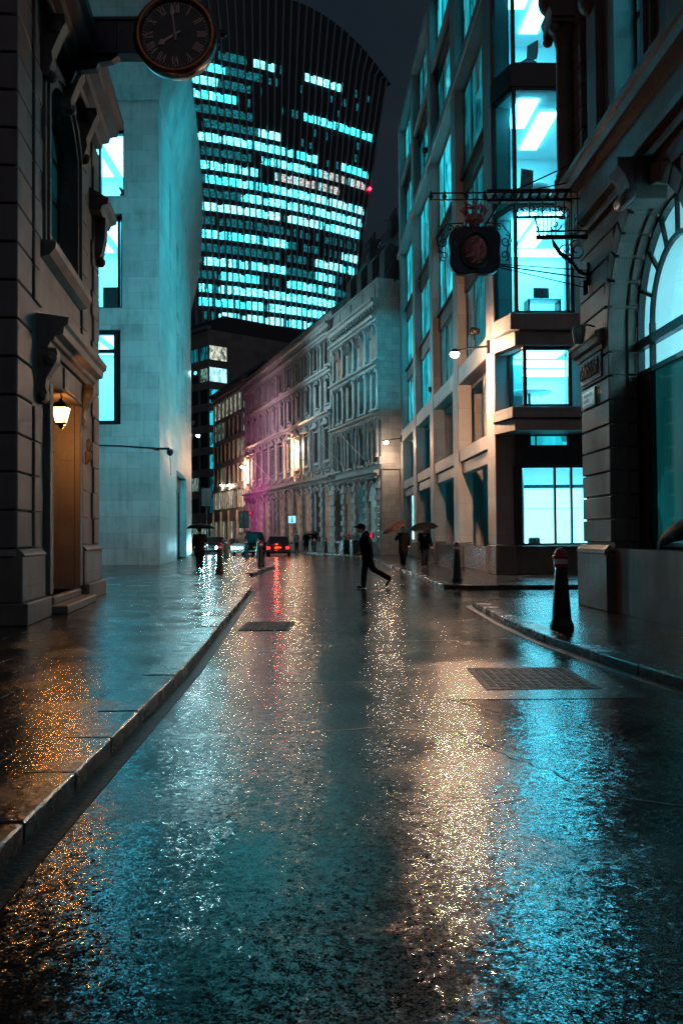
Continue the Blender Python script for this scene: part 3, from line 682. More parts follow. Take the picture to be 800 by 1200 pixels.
# ------------------------------------------------------------------ pale modern building on the left, curved street side
Tb = thing('modern_building', 'pale curved stone office building washed in teal light, on the left beyond the old one', 'building', (-9.0,44.5,0), 0)
def arcx(s): return -.07*s-.0015*s*s
SS = [0,2,4,6,8,10,12,14,16,18,20,22,24,26,28,30,33,36,40,46,54]
def side(s, out=0): 
    d = Vector((-.07-.003*s, 1)).normalized(); return (arcx(s)+d.y*out, s-d.x*out)
fr = [dict(x0=-6.5,x1=-1.95,z0=7.0,z1=11.75), dict(x0=-6.5,x1=-1.85,z0=12.85,z1=17.6), dict(x0=-6.5,x1=-1.75,z0=18.5,z1=22.0)]
mb = MB(-1); mb.wall(-16, 0, 0, 23.3, [dict(q, depth=.7) for q in fr], 0, .7)
slots = [(4.6,5.4,14.2,21.0),(8.5,10.3,8.9,13.7),(8.5,10.3,14.5,19.0),(12.5,14,14.5,19.5),(12.5,14.0,9.3,13.7),(8.2,17,0,5.3),(17,18.4,9.3,13.7),(17,18.4,14.5,19.5),(20,21.4,9.3,19.5),(24,25.4,9.3,19.5)]
def inslot(s, z): return any(a < s < b and c < z < d for a, b, c, d in slots)
ss = sorted({*SS, *[q for sl_ in slots for q in sl_[:2]]}); zz = sorted({0,23.3,*[q for sl_ in slots for q in sl_[2:]]})
mb.S = 1
for a, b in zip(ss, ss[1:]):
    for c, d in zip(zz, zz[1:]):
        if inslot((a+b)/2,(c+d)/2): continue
        p, q = side(a), side(b); mb.quad((*p,c),(*q,c),(*q,d),(*p,d))
for a, b, c, d in slots:
    p, q, pi, qi = side(a), side(b), side(a,-.45), side(b,-.45)
    mb.quad((*p,c),(*pi,c),(*pi,d),(*p,d)); mb.quad((*q,c),(*qi,c),(*qi,d),(*q,d)); mb.quad((*p,d),(*q,d),(*qi,d),(*pi,d)); mb.quad((*p,c),(*q,c),(*qi,c),(*pi,c))
p = side(54); mb.quad((*p,0),(-16,54,0),(-16,54,23.3),(*p,23.3)); mb.quad((-16,0,0),(-16,54,0),(-16,54,23.3),(-16,0,23.3))
mb.build('wall', M['stone_teal'], Tb)
mb = MB()                                                            # flaring attic with its deep soffit
inn = [(-16,0)]+[side(s) for s in SS]; out = [(-16,-1.6)]+[(side(0,1.0)[0],-1.6)]+[side(s,1.0) for s in SS[1:]]
inn = [(p[0],p[1]) for p in inn]
lo = [(x,y,23.45) for x,y in [(-16,-.05)]+[side(s,.05) for s in SS]]; hi = [(x,y,27.4) for x,y in out]
for i in range(len(lo)-1): mb.quad(lo[i],lo[i+1],hi[i+1],hi[i])
for i in range(len(hi)-1): mb.quad(hi[i],hi[i+1],(*hi[i+1][:2],28.3),(*hi[i][:2],28.3))
for i in range(len(lo)-1): mb.quad(lo[i],lo[i+1],(lo[i+1][0]-.3,lo[i+1][1]+.3,23.25),(lo[i][0]-.3,lo[i][1]+.3,23.25))
mb.ngon([(x,y,28.3) for x,y in out]+[(-16,54,28.3)]); mb.build('attic', M['stone_teal'], Tb)
for i, q in enumerate(fr):
    fo = -.1 if i == 0 else -.45
    wn = window(Tb, -1, q, fo, M['dark_frame'], M['glass'], .16 if i else .22, (.94,) if i < 2 else (.72,), (.78,) if i == 0 else (), th=.3)
    zf, zc = q['z0']-.6, q['z1']+.15
    room(Tb, -1, -8.5, -1.15, -7, -.72, zf, zc, M['room'], [(-8.2+j*2.4,-6.3+j*2.4,-6.5,-1.2) for j in range(3)], M['panel_soft'])
mb = MB(); 
for a, b, c, d in slots:
    if c == 0: continue
    pi, qi = side(a,-.43), side(b,-.43); mb.quad((*pi,c),(*qi,c),(*qi,d),(*pi,d))
mb.build('slot_window', M['lit_teal_dim'], Tb)
mb = MB(); pi, qi = side(8.2,-.42), side(17,-.42); mb.quad((*pi,4.3),(*qi,4.3),(*qi,5.3),(*pi,5.3),1); mb.quad((*pi,0),(*qi,0),(*qi,4.3),(*pi,4.3),0)
for s in (10.5,12.6,14.8): a = side(s,-.38); mb.box(a[0]-.05,a[0]+.05,a[1]-.06,a[1]+.06,0,4.3,1)
mb.build('shutter_door', [M['plastic_grey'],M['wood']], Tb)
# things inside the lit rooms
ch = thing('tub_chair', 'blue tub chair behind the lowest lit window of the pale curved building', 'chair', (-11.55,46.0,6.4))
mb = MB(); mb.lathe([(.36,.42),(.40,.44),(.42,.95),(.36,.97),(.34,.46)], n=14, a0=-.3, a1=PI+.3); mb.build('backrest', M['lit_teal_dim'] if 0 else M['cloth_navy'], ch)
mb = MB(); mb.lathe([(0,.34),(.37,.34),(.38,.46),(0,.5)], n=14); mb.build('seat', M['cloth_navy'], ch)
for dx in (-.22,.22):
    for dy in (-.22,.22): mb = MB(); mb.tube([(dx,dy,.36),(dx*1.15,dy*1.15,0)], [.025,.015], 6); mb.build('leg', M['black_metal'], ch)
cb = thing('filing_cabinet', 'dark cabinet standing behind the middle lit window of the pale curved building', 'cabinet', (-11.6,46.0,12.25))
mb = MB(); mb.box(-.55,.5,-.25,.25,0,2.0); mb.build('carcass', M['room_dark'], cb, bevel=.02)
for zz_ in (.1,.72,1.34): mb = MB(); mb.box(-.5,.45,-.27,-.252,zz_,zz_+.56); mb.box(-.12,.12,-.3,-.272,zz_+.38,zz_+.42); mb.build('drawer', M['room_dark'], cb)
pl_ = thing('potted_plant', 'small potted plant on the sill of the topmost lit window at left', 'plant', (-11.05,45.35,18.68))
mb = MB(); mb.lathe([(0,0),(.1,0),(.14,.22),(.12,.22),(0,.2)], n=12); mb.build('pot', M['black_metal'], pl_)
mb = MB()
for i in range(9):
    a = i*2.4; r = .12+.03*i; mb.tube([(0,0,.2),(r*.4*math.cos(a),r*.3*math.sin(a),.45),(r*math.cos(a),r*.6*math.sin(a),.62+.06*(i%3))],[.012,.03,.004],5)
mb.build('leaf', M['leaf'], pl_)
# security camera with its conduit
sc_ = thing('security_camera', 'small dome camera on an arm at the corner of the pale curved building', 'camera', (-9.0,44.5,5.75))
mb = MB(); mb.box(-.15,.5,-.14,-.06,-.04,.06); mb.box(.42,.5,-.14,.35,-.03,.05); mb.build('arm', M['black_metal'], sc_)
mb = MB(); mb.lathe([(0,0),(.15,0),(.17,-.08),(.17,-.16),(.13,-.25),(.07,-.31),(0,-.33)], (.46,.25,0), 12); mb.build('dome', M['black_metal'], sc_)
cd_ = MB(); cd_.tube([(-13,44.44,5.98),(-11,44.44,5.93),(-9.15,44.42,5.80)], .03, 6); cd_.tube([(-8.55,44.75,5.55),(-9.3,49,4.75),(-9.75,53.0,5.2)], .02, 5)
props(cd_.build('cable', M['black_metal']), 'thin dark cable running along the pale wall to the corner camera', 'cable')

# ------------------------------------------------------------------ near right rusticated building: u away from the viewer, o = outward (local +y)
RA = math.atan2(1,-.02)
Rb = thing('rusticated_building', 'brown rusticated stone building at the right edge with big lit arched window', 'building', (4.74,17.6,0), RA)
mb = MB()
R0, RC, RS = 1.85, -3.55, 4.97
UC = -3.25                 # arch radius, centre u, springing height
big = dict(x0=RC-R0, x1=RC+R0, z0=1.12, z1=RS+R0, arch='round', n=14)
big2 = dict(x0=-9.6-R0, x1=-9.6+R0, z0=1.12, z1=RS+R0, arch='round', n=14)
mb.wall(-13, 0, 0, 7.2, [big, big2], -.07, .5)
mb.quad((0,-.07,0),(0,-9,0),(0,-9,7.2),(0,-.07,7.2)); mb.quad((-13,-.07,0),(-13,-9,0),(-13,-9,14),(-13,-.07,14))
uq = dict(x0=UC-.62, x1=UC+.62, z0=7.9, z1=12.2, arch='round', n=8); uq2 = dict(uq, x0=-9.6-.62, x1=-9.6+.62)
mb.wall(-13, 0, 7.2, 14, [uq, uq2], -.02, .30)
mb.quad((0,-.02,7.2),(0,-9,7.2),(0,-9,14),(0,-.02,14)); mb.quad((-13,-.02,14),(0,-.02,14),(0,-9,14),(-13,-9,14)); mb.quad((-13,-9,0),(0,-9,0),(0,-9,14),(-13,-9,14))
mb.build('wall', M['stone_right'], Rb)
# coursed blocks of the piers and the banded arch
mb = MB(); RO = 2.15; CH = .425
z = 1.22; k = 0
while z < 6.9:
    z1 = min(z+CH, 6.9); zm = (z+z1)/2
    for c in (RC, -9.6):
        e = RO if RS < zm < RS+RO else 0
        half = R0 if zm <= RS else (math.sqrt(max(RO*RO-(zm-RS)**2, 0)) if zm < RS+RO else 0)
        for sgn, lim in ((1, 0.0 if c == RC else -4.95-1.4), (-1, -4.95-1.45 if c == RC else -13)):
            a, b = sorted((c+sgn*half, lim))
            if b-a > .06: mb.box(a+.003 if sgn < 0 else a, b, -.08, .0, z+.014, z1-.014)
    z = z1; k += 1
for c in (RC, -9.6):
    NV = 13
    for i in range(NV):
        if i == NV//2: continue
        a0, a1 = PI*i/NV+.012, PI*(i+1)/NV-.012; am = PI*(i+.5)/NV
        P = [(c+r*math.cos(a), RS+r*math.sin(a)) for r, a in ((R0-.012,a0),(RO,a0),(RO,a1),(R0-.012,am+(a1-am)))]
        mb.prism_y(P, -.30, .012)
        P = [(c+r*math.cos(a), RS+r*math.sin(a)) for r, a in ((R0-.05,a0),(R0+.1,a0),(R0+.1,a1),(R0-.05,a1))]
        mb.prism_y(P, -.50, -.335)
    zz_ = 1.22
    while zz_ < RS-.1:                                  # jamb blocks
        for sg in (-1,1): 
            x = c+sg*R0; a, b = sorted((x+.1*sg, x-.012*sg)); mb.box(a,b,-.30,.008,zz_+.014,zz_+CH-.014); a, b = sorted((x+.1*sg, x-.05*sg)); mb.box(a,b,-.5,-.335,zz_+.014,zz_+CH-.014)
        zz_ += CH
mb.build('rustication', M['stone_right'], Rb, bevel=.014)
mb = MB(); mb.box(-1.72,.09,-.4,.10,0,1.02); mb.prism_x([(0,1.02),(.12,1.02),(.11,1.1),(.04,1.18),(0,1.18)],-1.68,.06); mb.cut('plinth', M['stone_right'], Rb, bevel=.012); mb.box(-7.8,-5.42,-.4,.10,0,1.02); mb.cut('plinth', M['stone_right'], Rb, bevel=.012); mb.box(-5.40,-1.72,-.5,-.14,0,1.0); mb.prism_x([(-.3,1.0),(-.08,1.0),(-.08,1.06),(-.16,1.12),(-.3,1.12)],-5.38,-1.7)
mb.build('plinth', M['stone_right'], Rb, bevel=.012)
for c in (RC, -9.6):
    mb = MB(); P = [(c-.22,6.60),(c+.22,6.60),(c+.30,7.25),(c-.30,7.25)]; mb.prism_y(P, -.3, .22)
    mb.prism_x([(.22,6.66),(.30,6.70),(.32,6.86),(.38,7.0),(.48,7.12),(.48,7.25),(.2,7.25)], c-.24, c+.24); mb.lathe([(0,-.25),(.1,-.25),(.1,.25),(0,.25)], (c,.3,6.66), 10, axis='x'); mb.build('keystone', M['stone_right'], Rb, bevel=.012)
# impost band, carved panel on the corner pier
mb = MB(); mb.prism_x([(0,4.74),(.05,4.74),(.06,4.82),(.13,4.86),(.15,4.96),(.18,5.0),(.18,5.06),(0,5.12)],-1.5,.16); mb.box(-1.56,-1.5,-.3,.06,4.86,5.06); mb.build('impost', M['stone_right'], Rb)
mb = MB(); mb.box(-1.35,-.1,0,.03,4.26,4.72); mb.box(-1.29,-.16,.03,.032,4.31,4.67,1)
for i in range(6):
    x = -1.2+i*.19
    mb.tube([(x,.035,4.34),(x,.045,4.64)],.018,5); mb.tube([(x+.02,.04,4.42),(x+.10,.045,4.36),(x+.13,.045,4.46),(x+.08,.045,4.56),(x+.02,.04,4.52)],.016,5)
mb.build('carved_panel', [M['stone_right'],M['stone_dark']], Rb)
# string course, upper storey
mb = MB(); mb.prism_x([(-.3,7.18),(.02,7.18),(.05,7.3),(.18,7.34),(.20,7.44),(.14,7.5),(.14,7.9),(.36,7.98),(.40,8.1),(.46,8.14),(.46,8.24),(-.3,8.34)],-13,.35); mb.build('string_course', M['stone_right'], Rb, bevel=.006)
mb = MB(); z = 8.34; k = 0
while z < 14:
    a = .55 if k % 2 else .55
    mb.box(-.62,.02,-.06,.10,z+.012,z+.40); z += .42; k += 1
mb.build('quoins', M['stone_right'], Rb, bevel=.014)
for u in (-1.35, -5.15):
    mb = MB(); mb.box(u-.28,u+.28,-.04,.12,8.34,12.6); mb.box(u-.34,u+.34,-.04,.18,8.34,8.7); mb.ball((u,.14,11.2),.28,10,sc=(1,.7,.9)); mb.build('pilaster', M['stone_right'], Rb, bevel=.012)
for c in (UC, -9.6):
    mb = MB()
    for off, dep in ((.26,.06),(.12,.12)):
        qq = dict(uq, x0=c-.62-off, x1=c+.62+off, z1=12.2+off); ol = outline(qq); q2 = dict(uq, x0=c-.62-off+.13, x1=c+.62+off-.13, z1=12.2+off-.13); il = outline(q2)
        for (a,b,cc,d) in zip(ol, ol[1:], il[1:], il):
            P = [(a[0],a[1]),(b[0],b[1]),(cc[0],cc[1]),(d[0],d[1])]
            mb.add([(p[0],-.02,p[1]) for p in P]+[(p[0],dep,p[1]) for p in P], [(4,5,6,7),(0,1,5,4),(2,3,7,6)])
    mb.build('window_surround', M['stone_right'], Rb)
# corner column with carved capital
mb = MB(); cxx, cyy_ = .02, .24
mb.lathe([(.22,8.24),(.22,8.4),(.18,8.44),(.19,8.5),(.155,8.56),(.165,9.2),(.15,11.0),(.155,11.04),(.14,11.08)],(cxx,cyy_,0),18)
mb.build('column', M['stone_right'], Rb)
mb = MB(); mb.lathe([(.15,11.05),(.18,11.15),(.22,11.3),(.30,11.42)],(cxx,cyy_,0),14); mb.box(cxx-.33,cxx+.33,cyy_-.33,cyy_+.33,11.42,11.52)
for sx in (-1,1):
    for sy in (-1,1): mb.lathe([(0,-.05),(.1,-.05),(.1,.05),(0,.05)],(cxx+sx*.25,cyy_+sy*.25,11.32),10,axis='x')
mb.prism_x([(-.3,11.52),(.55,11.52),(.62,11.7),(.5,11.9),(.6,12.15),(.72,12.3),(.5,12.5),(-.3,12.6)], -.35,.35); mb.ball((0,.55,12.0),.24,10,sc=(1.1,.8,1.2)); mb.ball((0,.62,12.55),.2,10); mb.prism_x([(-.3,12.6),(.8,12.7),(.9,12.95),(-.3,13.1)],-.6,.5)
mb.build('capital', M['stone_right'], Rb, bevel=.008)
# the arched window itself
def bigwin(c, vis):
    q = dict(x0=c-R0+.04, x1=c+R0-.04, z0=1.16, z1=RS+R0-.04, arch='round', n=14); o = -.50
    ol = outline(q); il = inset(ol, q, .07); mb = MB()
    for i in range(len(ol)):
        a, b = ol[i], ol[(i+1)%len(ol)]; cc, d = il[(i+1)%len(ol)], il[i]
        mb.quad((a[0],o,a[1]),(b[0],o,b[1]),(cc[0],o,cc[1]),(d[0],o,d[1])); mb.quad((d[0],o,d[1]),(cc[0],o,cc[1]),(cc[0],o-.12,cc[1]),(d[0],o-.12,d[1]))
    ri = R0*.62
    pts = [(c+ri*math.cos(PI*i/18), RS+ri*math.sin(PI*i/18)) for i in range(19)]
    for a, b in zip(pts, pts[1:]): mb.bar((a[0],o-.04,a[1]),(b[0],o-.04,b[1]),.07,.075)
    for i in range(1,8):
        a = PI*i/8; mb.bar((c+ri*math.cos(a),o-.04,RS+ri*math.sin(a)),(c+(R0-.08)*math.cos(a),o-.04,RS+(R0-.08)*math.sin(a)),.06,.06)
    mb.box(c-R0+.05,c+R0-.05,o-.1,o+.03,RS-.36,RS-.2); mb.box(c-R0+.05,c+R0-.05,o-.09,o+.02,RS-.83,RS-.75)
    for x in (c-ri, c+ri): mb.box(x-.035,x+.035,o-.085,o+.01,1.2,RS)
    mb.box(c-R0+.05,c-ri,o-.07,o-.02,1.2,RS-.8); mb.box(c+ri,c+R0-.05,o-.07,o-.02,1.2,RS-.8)
    wn = mb.build('window', M['dark_frame'], Rb)
    pb = MB(); up = [p for p in il if p[1] > RS-.8]; pb.ngon([(up[0][0],o-.06,RS-.78)]+[(p[0],o-.06,p[1]) for p in up]+[(up[-1][0],o-.06,RS-.78)]); pb.build('pane', M['glass'], wn)
    pb = MB(); pb.quad((c-ri,o-.065,1.2),(c+ri,o-.065,1.2),(c+ri,o-.065,RS-.78),(c-ri,o-.065,RS-.78)); pb.build('pane', M['shop_low'], wn)
bigwin(RC, True); bigwin(-9.6, False)
room(Rb, 1, RC-2.1, RC+2.6, -5.5, -.62, 4.22, 7.05, M['room'], [(RC-1.6+j*1.3,RC-.8+j*1.3,-5.2,-2.8) for j in range(3)], M['panel_arch'])
for c in (UC, -9.6):
    window(Rb, 1, dict(uq, x0=c-.62, x1=c+.62), -.25, M['dark_frame'], M['lit_white'] if 0 else M['glass'], .08, (.5,), (.52,))
room(Rb, 1, RC-1.9, RC+2.2, -4.5, -.40, 7.95, 12.6, M['room'], [(RC-1.2,RC+1.2,-3.5,-1.5)], M['panel_soft'])
# street sign, small floodlight on the pier
ss_ = thing('street_sign', 'pale framed street name plate on the brown corner pier below the carved panel', 'sign', (4.735,16.98,3.96), RA)
mb = MB(); mb.box(-.42,.42,0,.03,-.17,.17); mb.build('frame', M['dark_frame'], ss_, bevel=.006)
mb = MB(); mb.box(-.37,.37,.03,.036,-.13,.13); mb.build('plate', M['sign_white'], ss_)
mb = MB()
for zz_, ws in ((.055,(.05,.07,.04,.06,.05,.08,.05)),(-.045,(.04,.05,.06,.04,.05))):
    x = .28
    for w_ in ws: mb.box(x-w_,x,.036,.039,zz_-.03,zz_+.03); x -= w_+.022
mb.build('lettering', M['black_metal'], ss_)
fl = thing('floodlight', 'small unlit blue-grey floodlight bracketed above the pier cap', 'floodlight', (4.60,16.6,5.12), RA)
mb = MB(); mb.tube([(0,-.14,.12),(0,.0,.16),(0,.1,.1)],.018,6); mb.build('arm', M['black_metal'], fl)
mb = MB(); mb.lathe([(0,.16),(.10,.14),(.13,.06),(.10,-.12),(.08,-.2),(0,-.2)],(0,.16,.0),12); mb.build('housing', M['plastic_grey'], fl)

# ------------------------------------------------------------------ hanging crest sign on its scrolled iron bracket
hs = thing('hanging_sign', 'black shield-shaped hanging sign with red crest and crown on long scrolled iron bracket', 'sign', (4.74,17.0,0), 0)
def scroll(mb, c, r, turns, a0, sgn, rt=.012, pl='xz', n=26):
    P = []
    for i in range(n+1):
        t = i/n; a = a0+sgn*turns*2*PI*t; rr = r*(1-.82*t); P.append((c[0]+rr*math.cos(a), c[1], c[2]+rr*math.sin(a)))
    mb.tube(P, rt, 5)
mb = MB()
for z in (7.93, 7.80): mb.tube([(0,0,z),(-3.0,0,z)], .016, 6)
for x in (-2.98,-2.72,-2.3,-1.95): mb.box(x-.02,x+.02,-.02,.02,7.78,7.96); mb.ball((x,0,7.865),.05,8)
mb.box(-1.92,-.30,-.05,.05,7.93,7.98); mb.box(-1.92,-.30,-.05,.05,7.74,7.79); mb.box(-1.35,-.42,-.03,.03,7.43,7.47)
for k in range(19): mb.bar((-1.9+k*.085,0,7.78),(-1.9+(k+1)*.085 if k % 2 else -1.9+(k-.6)*.085,0,7.94),.022,.05)
for k in range(9): scroll(mb,(-1.28+k*.105,0,7.6),.075,1.3,k*.8,1 if k % 2 else -1,.011,n=14)
for x in (-1.34,-1.1,-.85,-.6,-.44): mb.box(x-.012,x+.012,-.02,.02,7.45,7.75)
mb.bar((-1.62,0,7.8),(-1.95,0,7.30),.035,.035); mb.bar((-1.0,0,7.48),(-.9,0,7.02),.03,.03)
mb.tube([(-1.35,0,7.98),(-.1,-.1,8.52)], .014, 5); mb.tube([(-1.2,0,7.95),(.02,0,8.18)], .012, 5)
mb.box(-.98,.0,-.02,.02,7.02,7.10); mb.box(-.98,.0,-.02,.02,7.16,7.19)
for x in (-.92,-.84,-.76,-.68,-.6,-.34,-.24): mb.tube([(x,0,7.1),(x,0,7.5)], .011, 5)
for x in (-.30,-.18): mb.tube([(x,0,7.0),(x,0,8.1)],.016,5)
scroll(mb,(-.25,0,8.12),.11,1.4,0,1); scroll(mb,(-.45,0,7.55),.16,1.5,PI,1); scroll(mb,(-.62,0,7.3),.13,1.4,0,-1); scroll(mb,(-.2,0,6.8),.2,1.5,PI/2,1); scroll(mb,(-.42,0,6.82),.15,1.5,0,-1); scroll(mb,(-.1,0,7.35),.14,1.4,PI,-1)
mb.prism_y([(-.68,7.04),(-.66,6.9),(-.55,6.72),(-.42,6.62),(-.30,6.52),(-.2,6.36),(-.02,6.3),(-.02,6.36),(-.16,6.42),(-.25,6.56),(-.36,6.68),(-.5,6.78),(-.6,6.93)], -.02, .02)
mb.tube([(-1.7,0,6.55),(0,.02,6.42)],.012,5); mb.tube([(-1.7,0,6.52),(0,0,6.26)],.016,5); mb.tube([(-1.7,0,6.49),(-.1,-.05,6.08)],.012,5)
for x,z in ((-.03,8.52),(.0,8.2),(.0,6.42),(-.02,6.26),(-.08,6.08)): mb.box(x-.03,x+.06,-.06,.06,z-.13,z+.13)
mb.build('bracket', M['iron'], hs)
# board
bc = (-2.16, 6.79)
prof = []
for i in range(64):
    a = 2*PI*i/64; r = .51*(1+.11*math.cos(4*a+PI)) ; r *= 1.0+.03*math.sin(a)
    prof.append((bc[0]+r*math.cos(a)*1.04, bc[1]+r*math.sin(a)*.98))
mb = MB(); mb.prism_y(prof, -.09, .09); bd = mb.build('board', M['blue_iron'], hs, bevel=.02)
mb = MB(); mb.lathe([(.30,-.12),(.335,-.14),(.36,-.09)],(0,0,0),28,axis='y')
mb.v = [(bc[0]+v[0]*.86, v[1], bc[1]+v[2]*1.05) for v in mb.v]; mb.build('border', M['black_metal'], bd)
mb = MB(); mb.lathe([(0,-.10),(.24,-.10),(.25,-.115),(0,-.116)],(0,0,0),24,axis='y'); mb.v = [(bc[0]+v[0]*.84, v[1], bc[1]+v[2]*1.12) for v in mb.v]
random.seed(3)
for i in range(26):
    a = random.uniform(0,2*PI); r = .2*math.sqrt(random.random()); x, z = bc[0]+r*math.cos(a)*.84, bc[1]+r*math.sin(a)*1.15
    mb.tube([(x-.04,-.118,z-.03),(x,-.135,z+random.uniform(-.02,.03)),(x+.03,-.118,z+.04)], .018, 5)
mb.build('crest', M['red_relief'], hs)
# crown over the board
mb = MB(); cz_ = 7.37
mb.lathe([(.17,0),(.185,.02),(.18,.10),(.165,.11)],(bc[0],0,cz_),18); 
for i in range(8):
    a = 2*PI*i/8; c, s = math.cos(a), math.sin(a); mb.tube([(bc[0]+.17*c,.17*s,cz_+.1),(bc[0]+.25*c,.25*s,cz_+.22),(bc[0]+.17*c,.17*s,cz_+.30),(bc[0],0,cz_+.26)], [.02,.022,.018,.015], 5); mb.ball((bc[0]+.21*c,.21*s,cz_+.20),.025,6)
mb.ball((bc[0],0,cz_+.32),.04,8); mb.box(bc[0]-.012,bc[0]+.012,-.01,.01,cz_+.34,cz_+.42); mb.box(bc[0]-.035,bc[0]+.035,-.01,.01,cz_+.375,cz_+.395); mb.ball((bc[0],0,cz_-.08),.07,8,sc=(1.2,.8,.7)); mb.lathe([(.1,-.2),(.05,-.12),(.12,-.02)],(bc[0],0,cz_),12)
mb.build('crown', M['red_relief'], hs)
mb = MB()
for sg in (-1,1):
    scroll(mb,(bc[0]+sg*.30,0,7.25),.11,1.4,PI/2 if sg>0 else PI/2,sg,.012); scroll(mb,(bc[0]+sg*.46,0,7.25),.08,1.3,-PI/2,-sg,.011); scroll(mb,(bc[0]+sg*.60,0,6.99),.13,1.4,PI/2,-sg,.012); scroll(mb,(bc[0]+sg*.58,0,6.72),.10,1.3,-PI/2,sg,.011)
    mb.tube([(bc[0]+sg*.2,0,7.35),(bc[0]+sg*.52,0,7.33),(bc[0]+sg*.68,0,7.12),(bc[0]+sg*.62,0,6.77),(bc[0]+sg*.66,0,6.57)],.013,5)
    mb.tube([(bc[0]+sg*.08,0,7.37),(bc[0]+sg*.08,0,7.22)],.02,5)
for x in (-.13,.13): mb.tube([(bc[0]+x,0,7.8),(bc[0]+x*1.2,0,7.36)],.012,5)
mb.build('scrollwork', M['iron'], hs)

# ------------------------------------------------------------------ modern stone-and-glass building on the right
MA = math.atan2(1,-.037)
Mb = thing('office_building', 'modern buff stone office building with teal glass corner bays on the right side', 'building', (5.27,30.6,0), MA)
BW, NB = 7.5, 4
PIL = [i*BW for i in range(NB+1)]
FL = [8.5,12.4,16.5,20.5,21.3,25.4,29.0]
# core mass set behind the glass
mb = MB(); mb.box(.9,30.9,-14,-5.2,0,27.5); mb.box(28.6,30.9,-5.2,-1.35,0,29.0); mb.build('core', M['concrete'], Mb)
for i, u in enumerate(PIL):
    mb = MB(); wd = 1.35
    if i == 0:
        mb.box(u,u+wd,-.62,0,1.02,29.6); mb.box(u-.03,u+wd+.03,-.66,.03,0,1.0,1)
    else:
        mb.box(u,u+wd,-.6,0,1.02,8.5); mb.box(u-.03,u+wd+.03,-.62,.03,0,1.0,1); mb.box(u+.1,u+wd-.15,-.5,-.03,8.5,29.6)
    mb.build('pilaster', [M['stone_modern'],M['granite']], Mb, bevel=.02)
mb = MB(); mb.box(-.0,31.4,-.75,-.035,7.75,8.5); mb.build('storey_band', M['stone_modern'], Mb, bevel=.03)
mb = MB(); mb.box(0.02,31.4,-.7,.10,20.5,20.85); mb.box(0.02,31.4,-.7,-.02,20.88,21.35); mb.build('storey_band', M['stone_modern'], Mb, bevel=.03)
mb = MB(); mb.box(0.02,31.4,-.6,-.03,29.0,29.5); mb.build('parapet', M['stone_modern'], Mb, bevel=.03)
mb = MB(); mb.box(0.02,31.4,-.6,-.07,25.2,25.55); mb.build('storey_band', M['stone_modern'], Mb, bevel=.03)
random.seed(11)
for b in range(NB):
    a, e = PIL[b]+1.35, PIL[b+1]
    mb = MB(); mb.box(a+.002,e-.002,-.5,-.06,4.45,4.98); mb.box(a+.002,e-.002,-.5,-.16,3.95,4.42); mb.build('balcony_beam', M['stone_modern'], Mb, bevel=.02)
    mb = MB(); mb.box(a+.002,e-.002,-.62,-.10,0,.92); mb.build('stall_riser', M['granite'], Mb, bevel=.01)
    mb = MB(); mid = (a+e)/2+.3; mb.lathe([(.24,.92),(.24,3.95)],(mid,-.95,0),14); mb.lathe([(.2,4.98),(.2,7.75)],(mid,-.75,0),14); mb.build('column', M['stone_modern'], Mb)
    mb = MB(); mb.box(a,a+.02,-1.3,-.6,.9,7.75); mb.box(a+.003,e-.003,-1.3,-.62,7.60,7.74); mb.build('soffit', M['stone_modern'], Mb)
    # shop window and mezzanine
    for (z0,z1,o,pm) in ((.92,3.95,-1.25,M['lit_teal'] if b in (0,1) else M['lit_teal_dim']),(4.98,7.6,-1.2,M['lit_teal'] if b != 0 else M['lit_teal_dim'])):
        window(Mb, 1, dict(x0=a+.02,x1=e-.02,z0=z0,z1=z1), o, M['dark_frame'], pm, .07, (.33,.66))
    # upper glazing, two lights per storey with dark spandrels
    for j in range(6):
        z0, z1 = ((8.5,11.75),(12.55,15.85),(16.65,20.45),(21.36,24.6),(25.56,28.9),(0,0))[j]
        if z1 == 0: continue
        pm = random.choice([M['lit_teal']]*6+[M['lit_teal_dim'],M['lit_teal_dim']])
        if (b, j) == (1, 0): pm = M['lit_teal_dim']
        window(Mb, 1, dict(x0=a-.1,x1=e+.08,z0=z0,z1=z1), -.42, M['dark_frame'], pm, .09, (.36,.72))
    for z0, z1 in ((11.75,12.55),(15.85,16.65),(24.6,25.2)):
        mb = MB(); mb.box(a-.1,e+.08,-.5,-.36,z0,z1); mb.box(a-.1,e+.08,-.36,-.22,z1-.08,z1); mb.build('spandrel', M['dark_frame'], Mb)
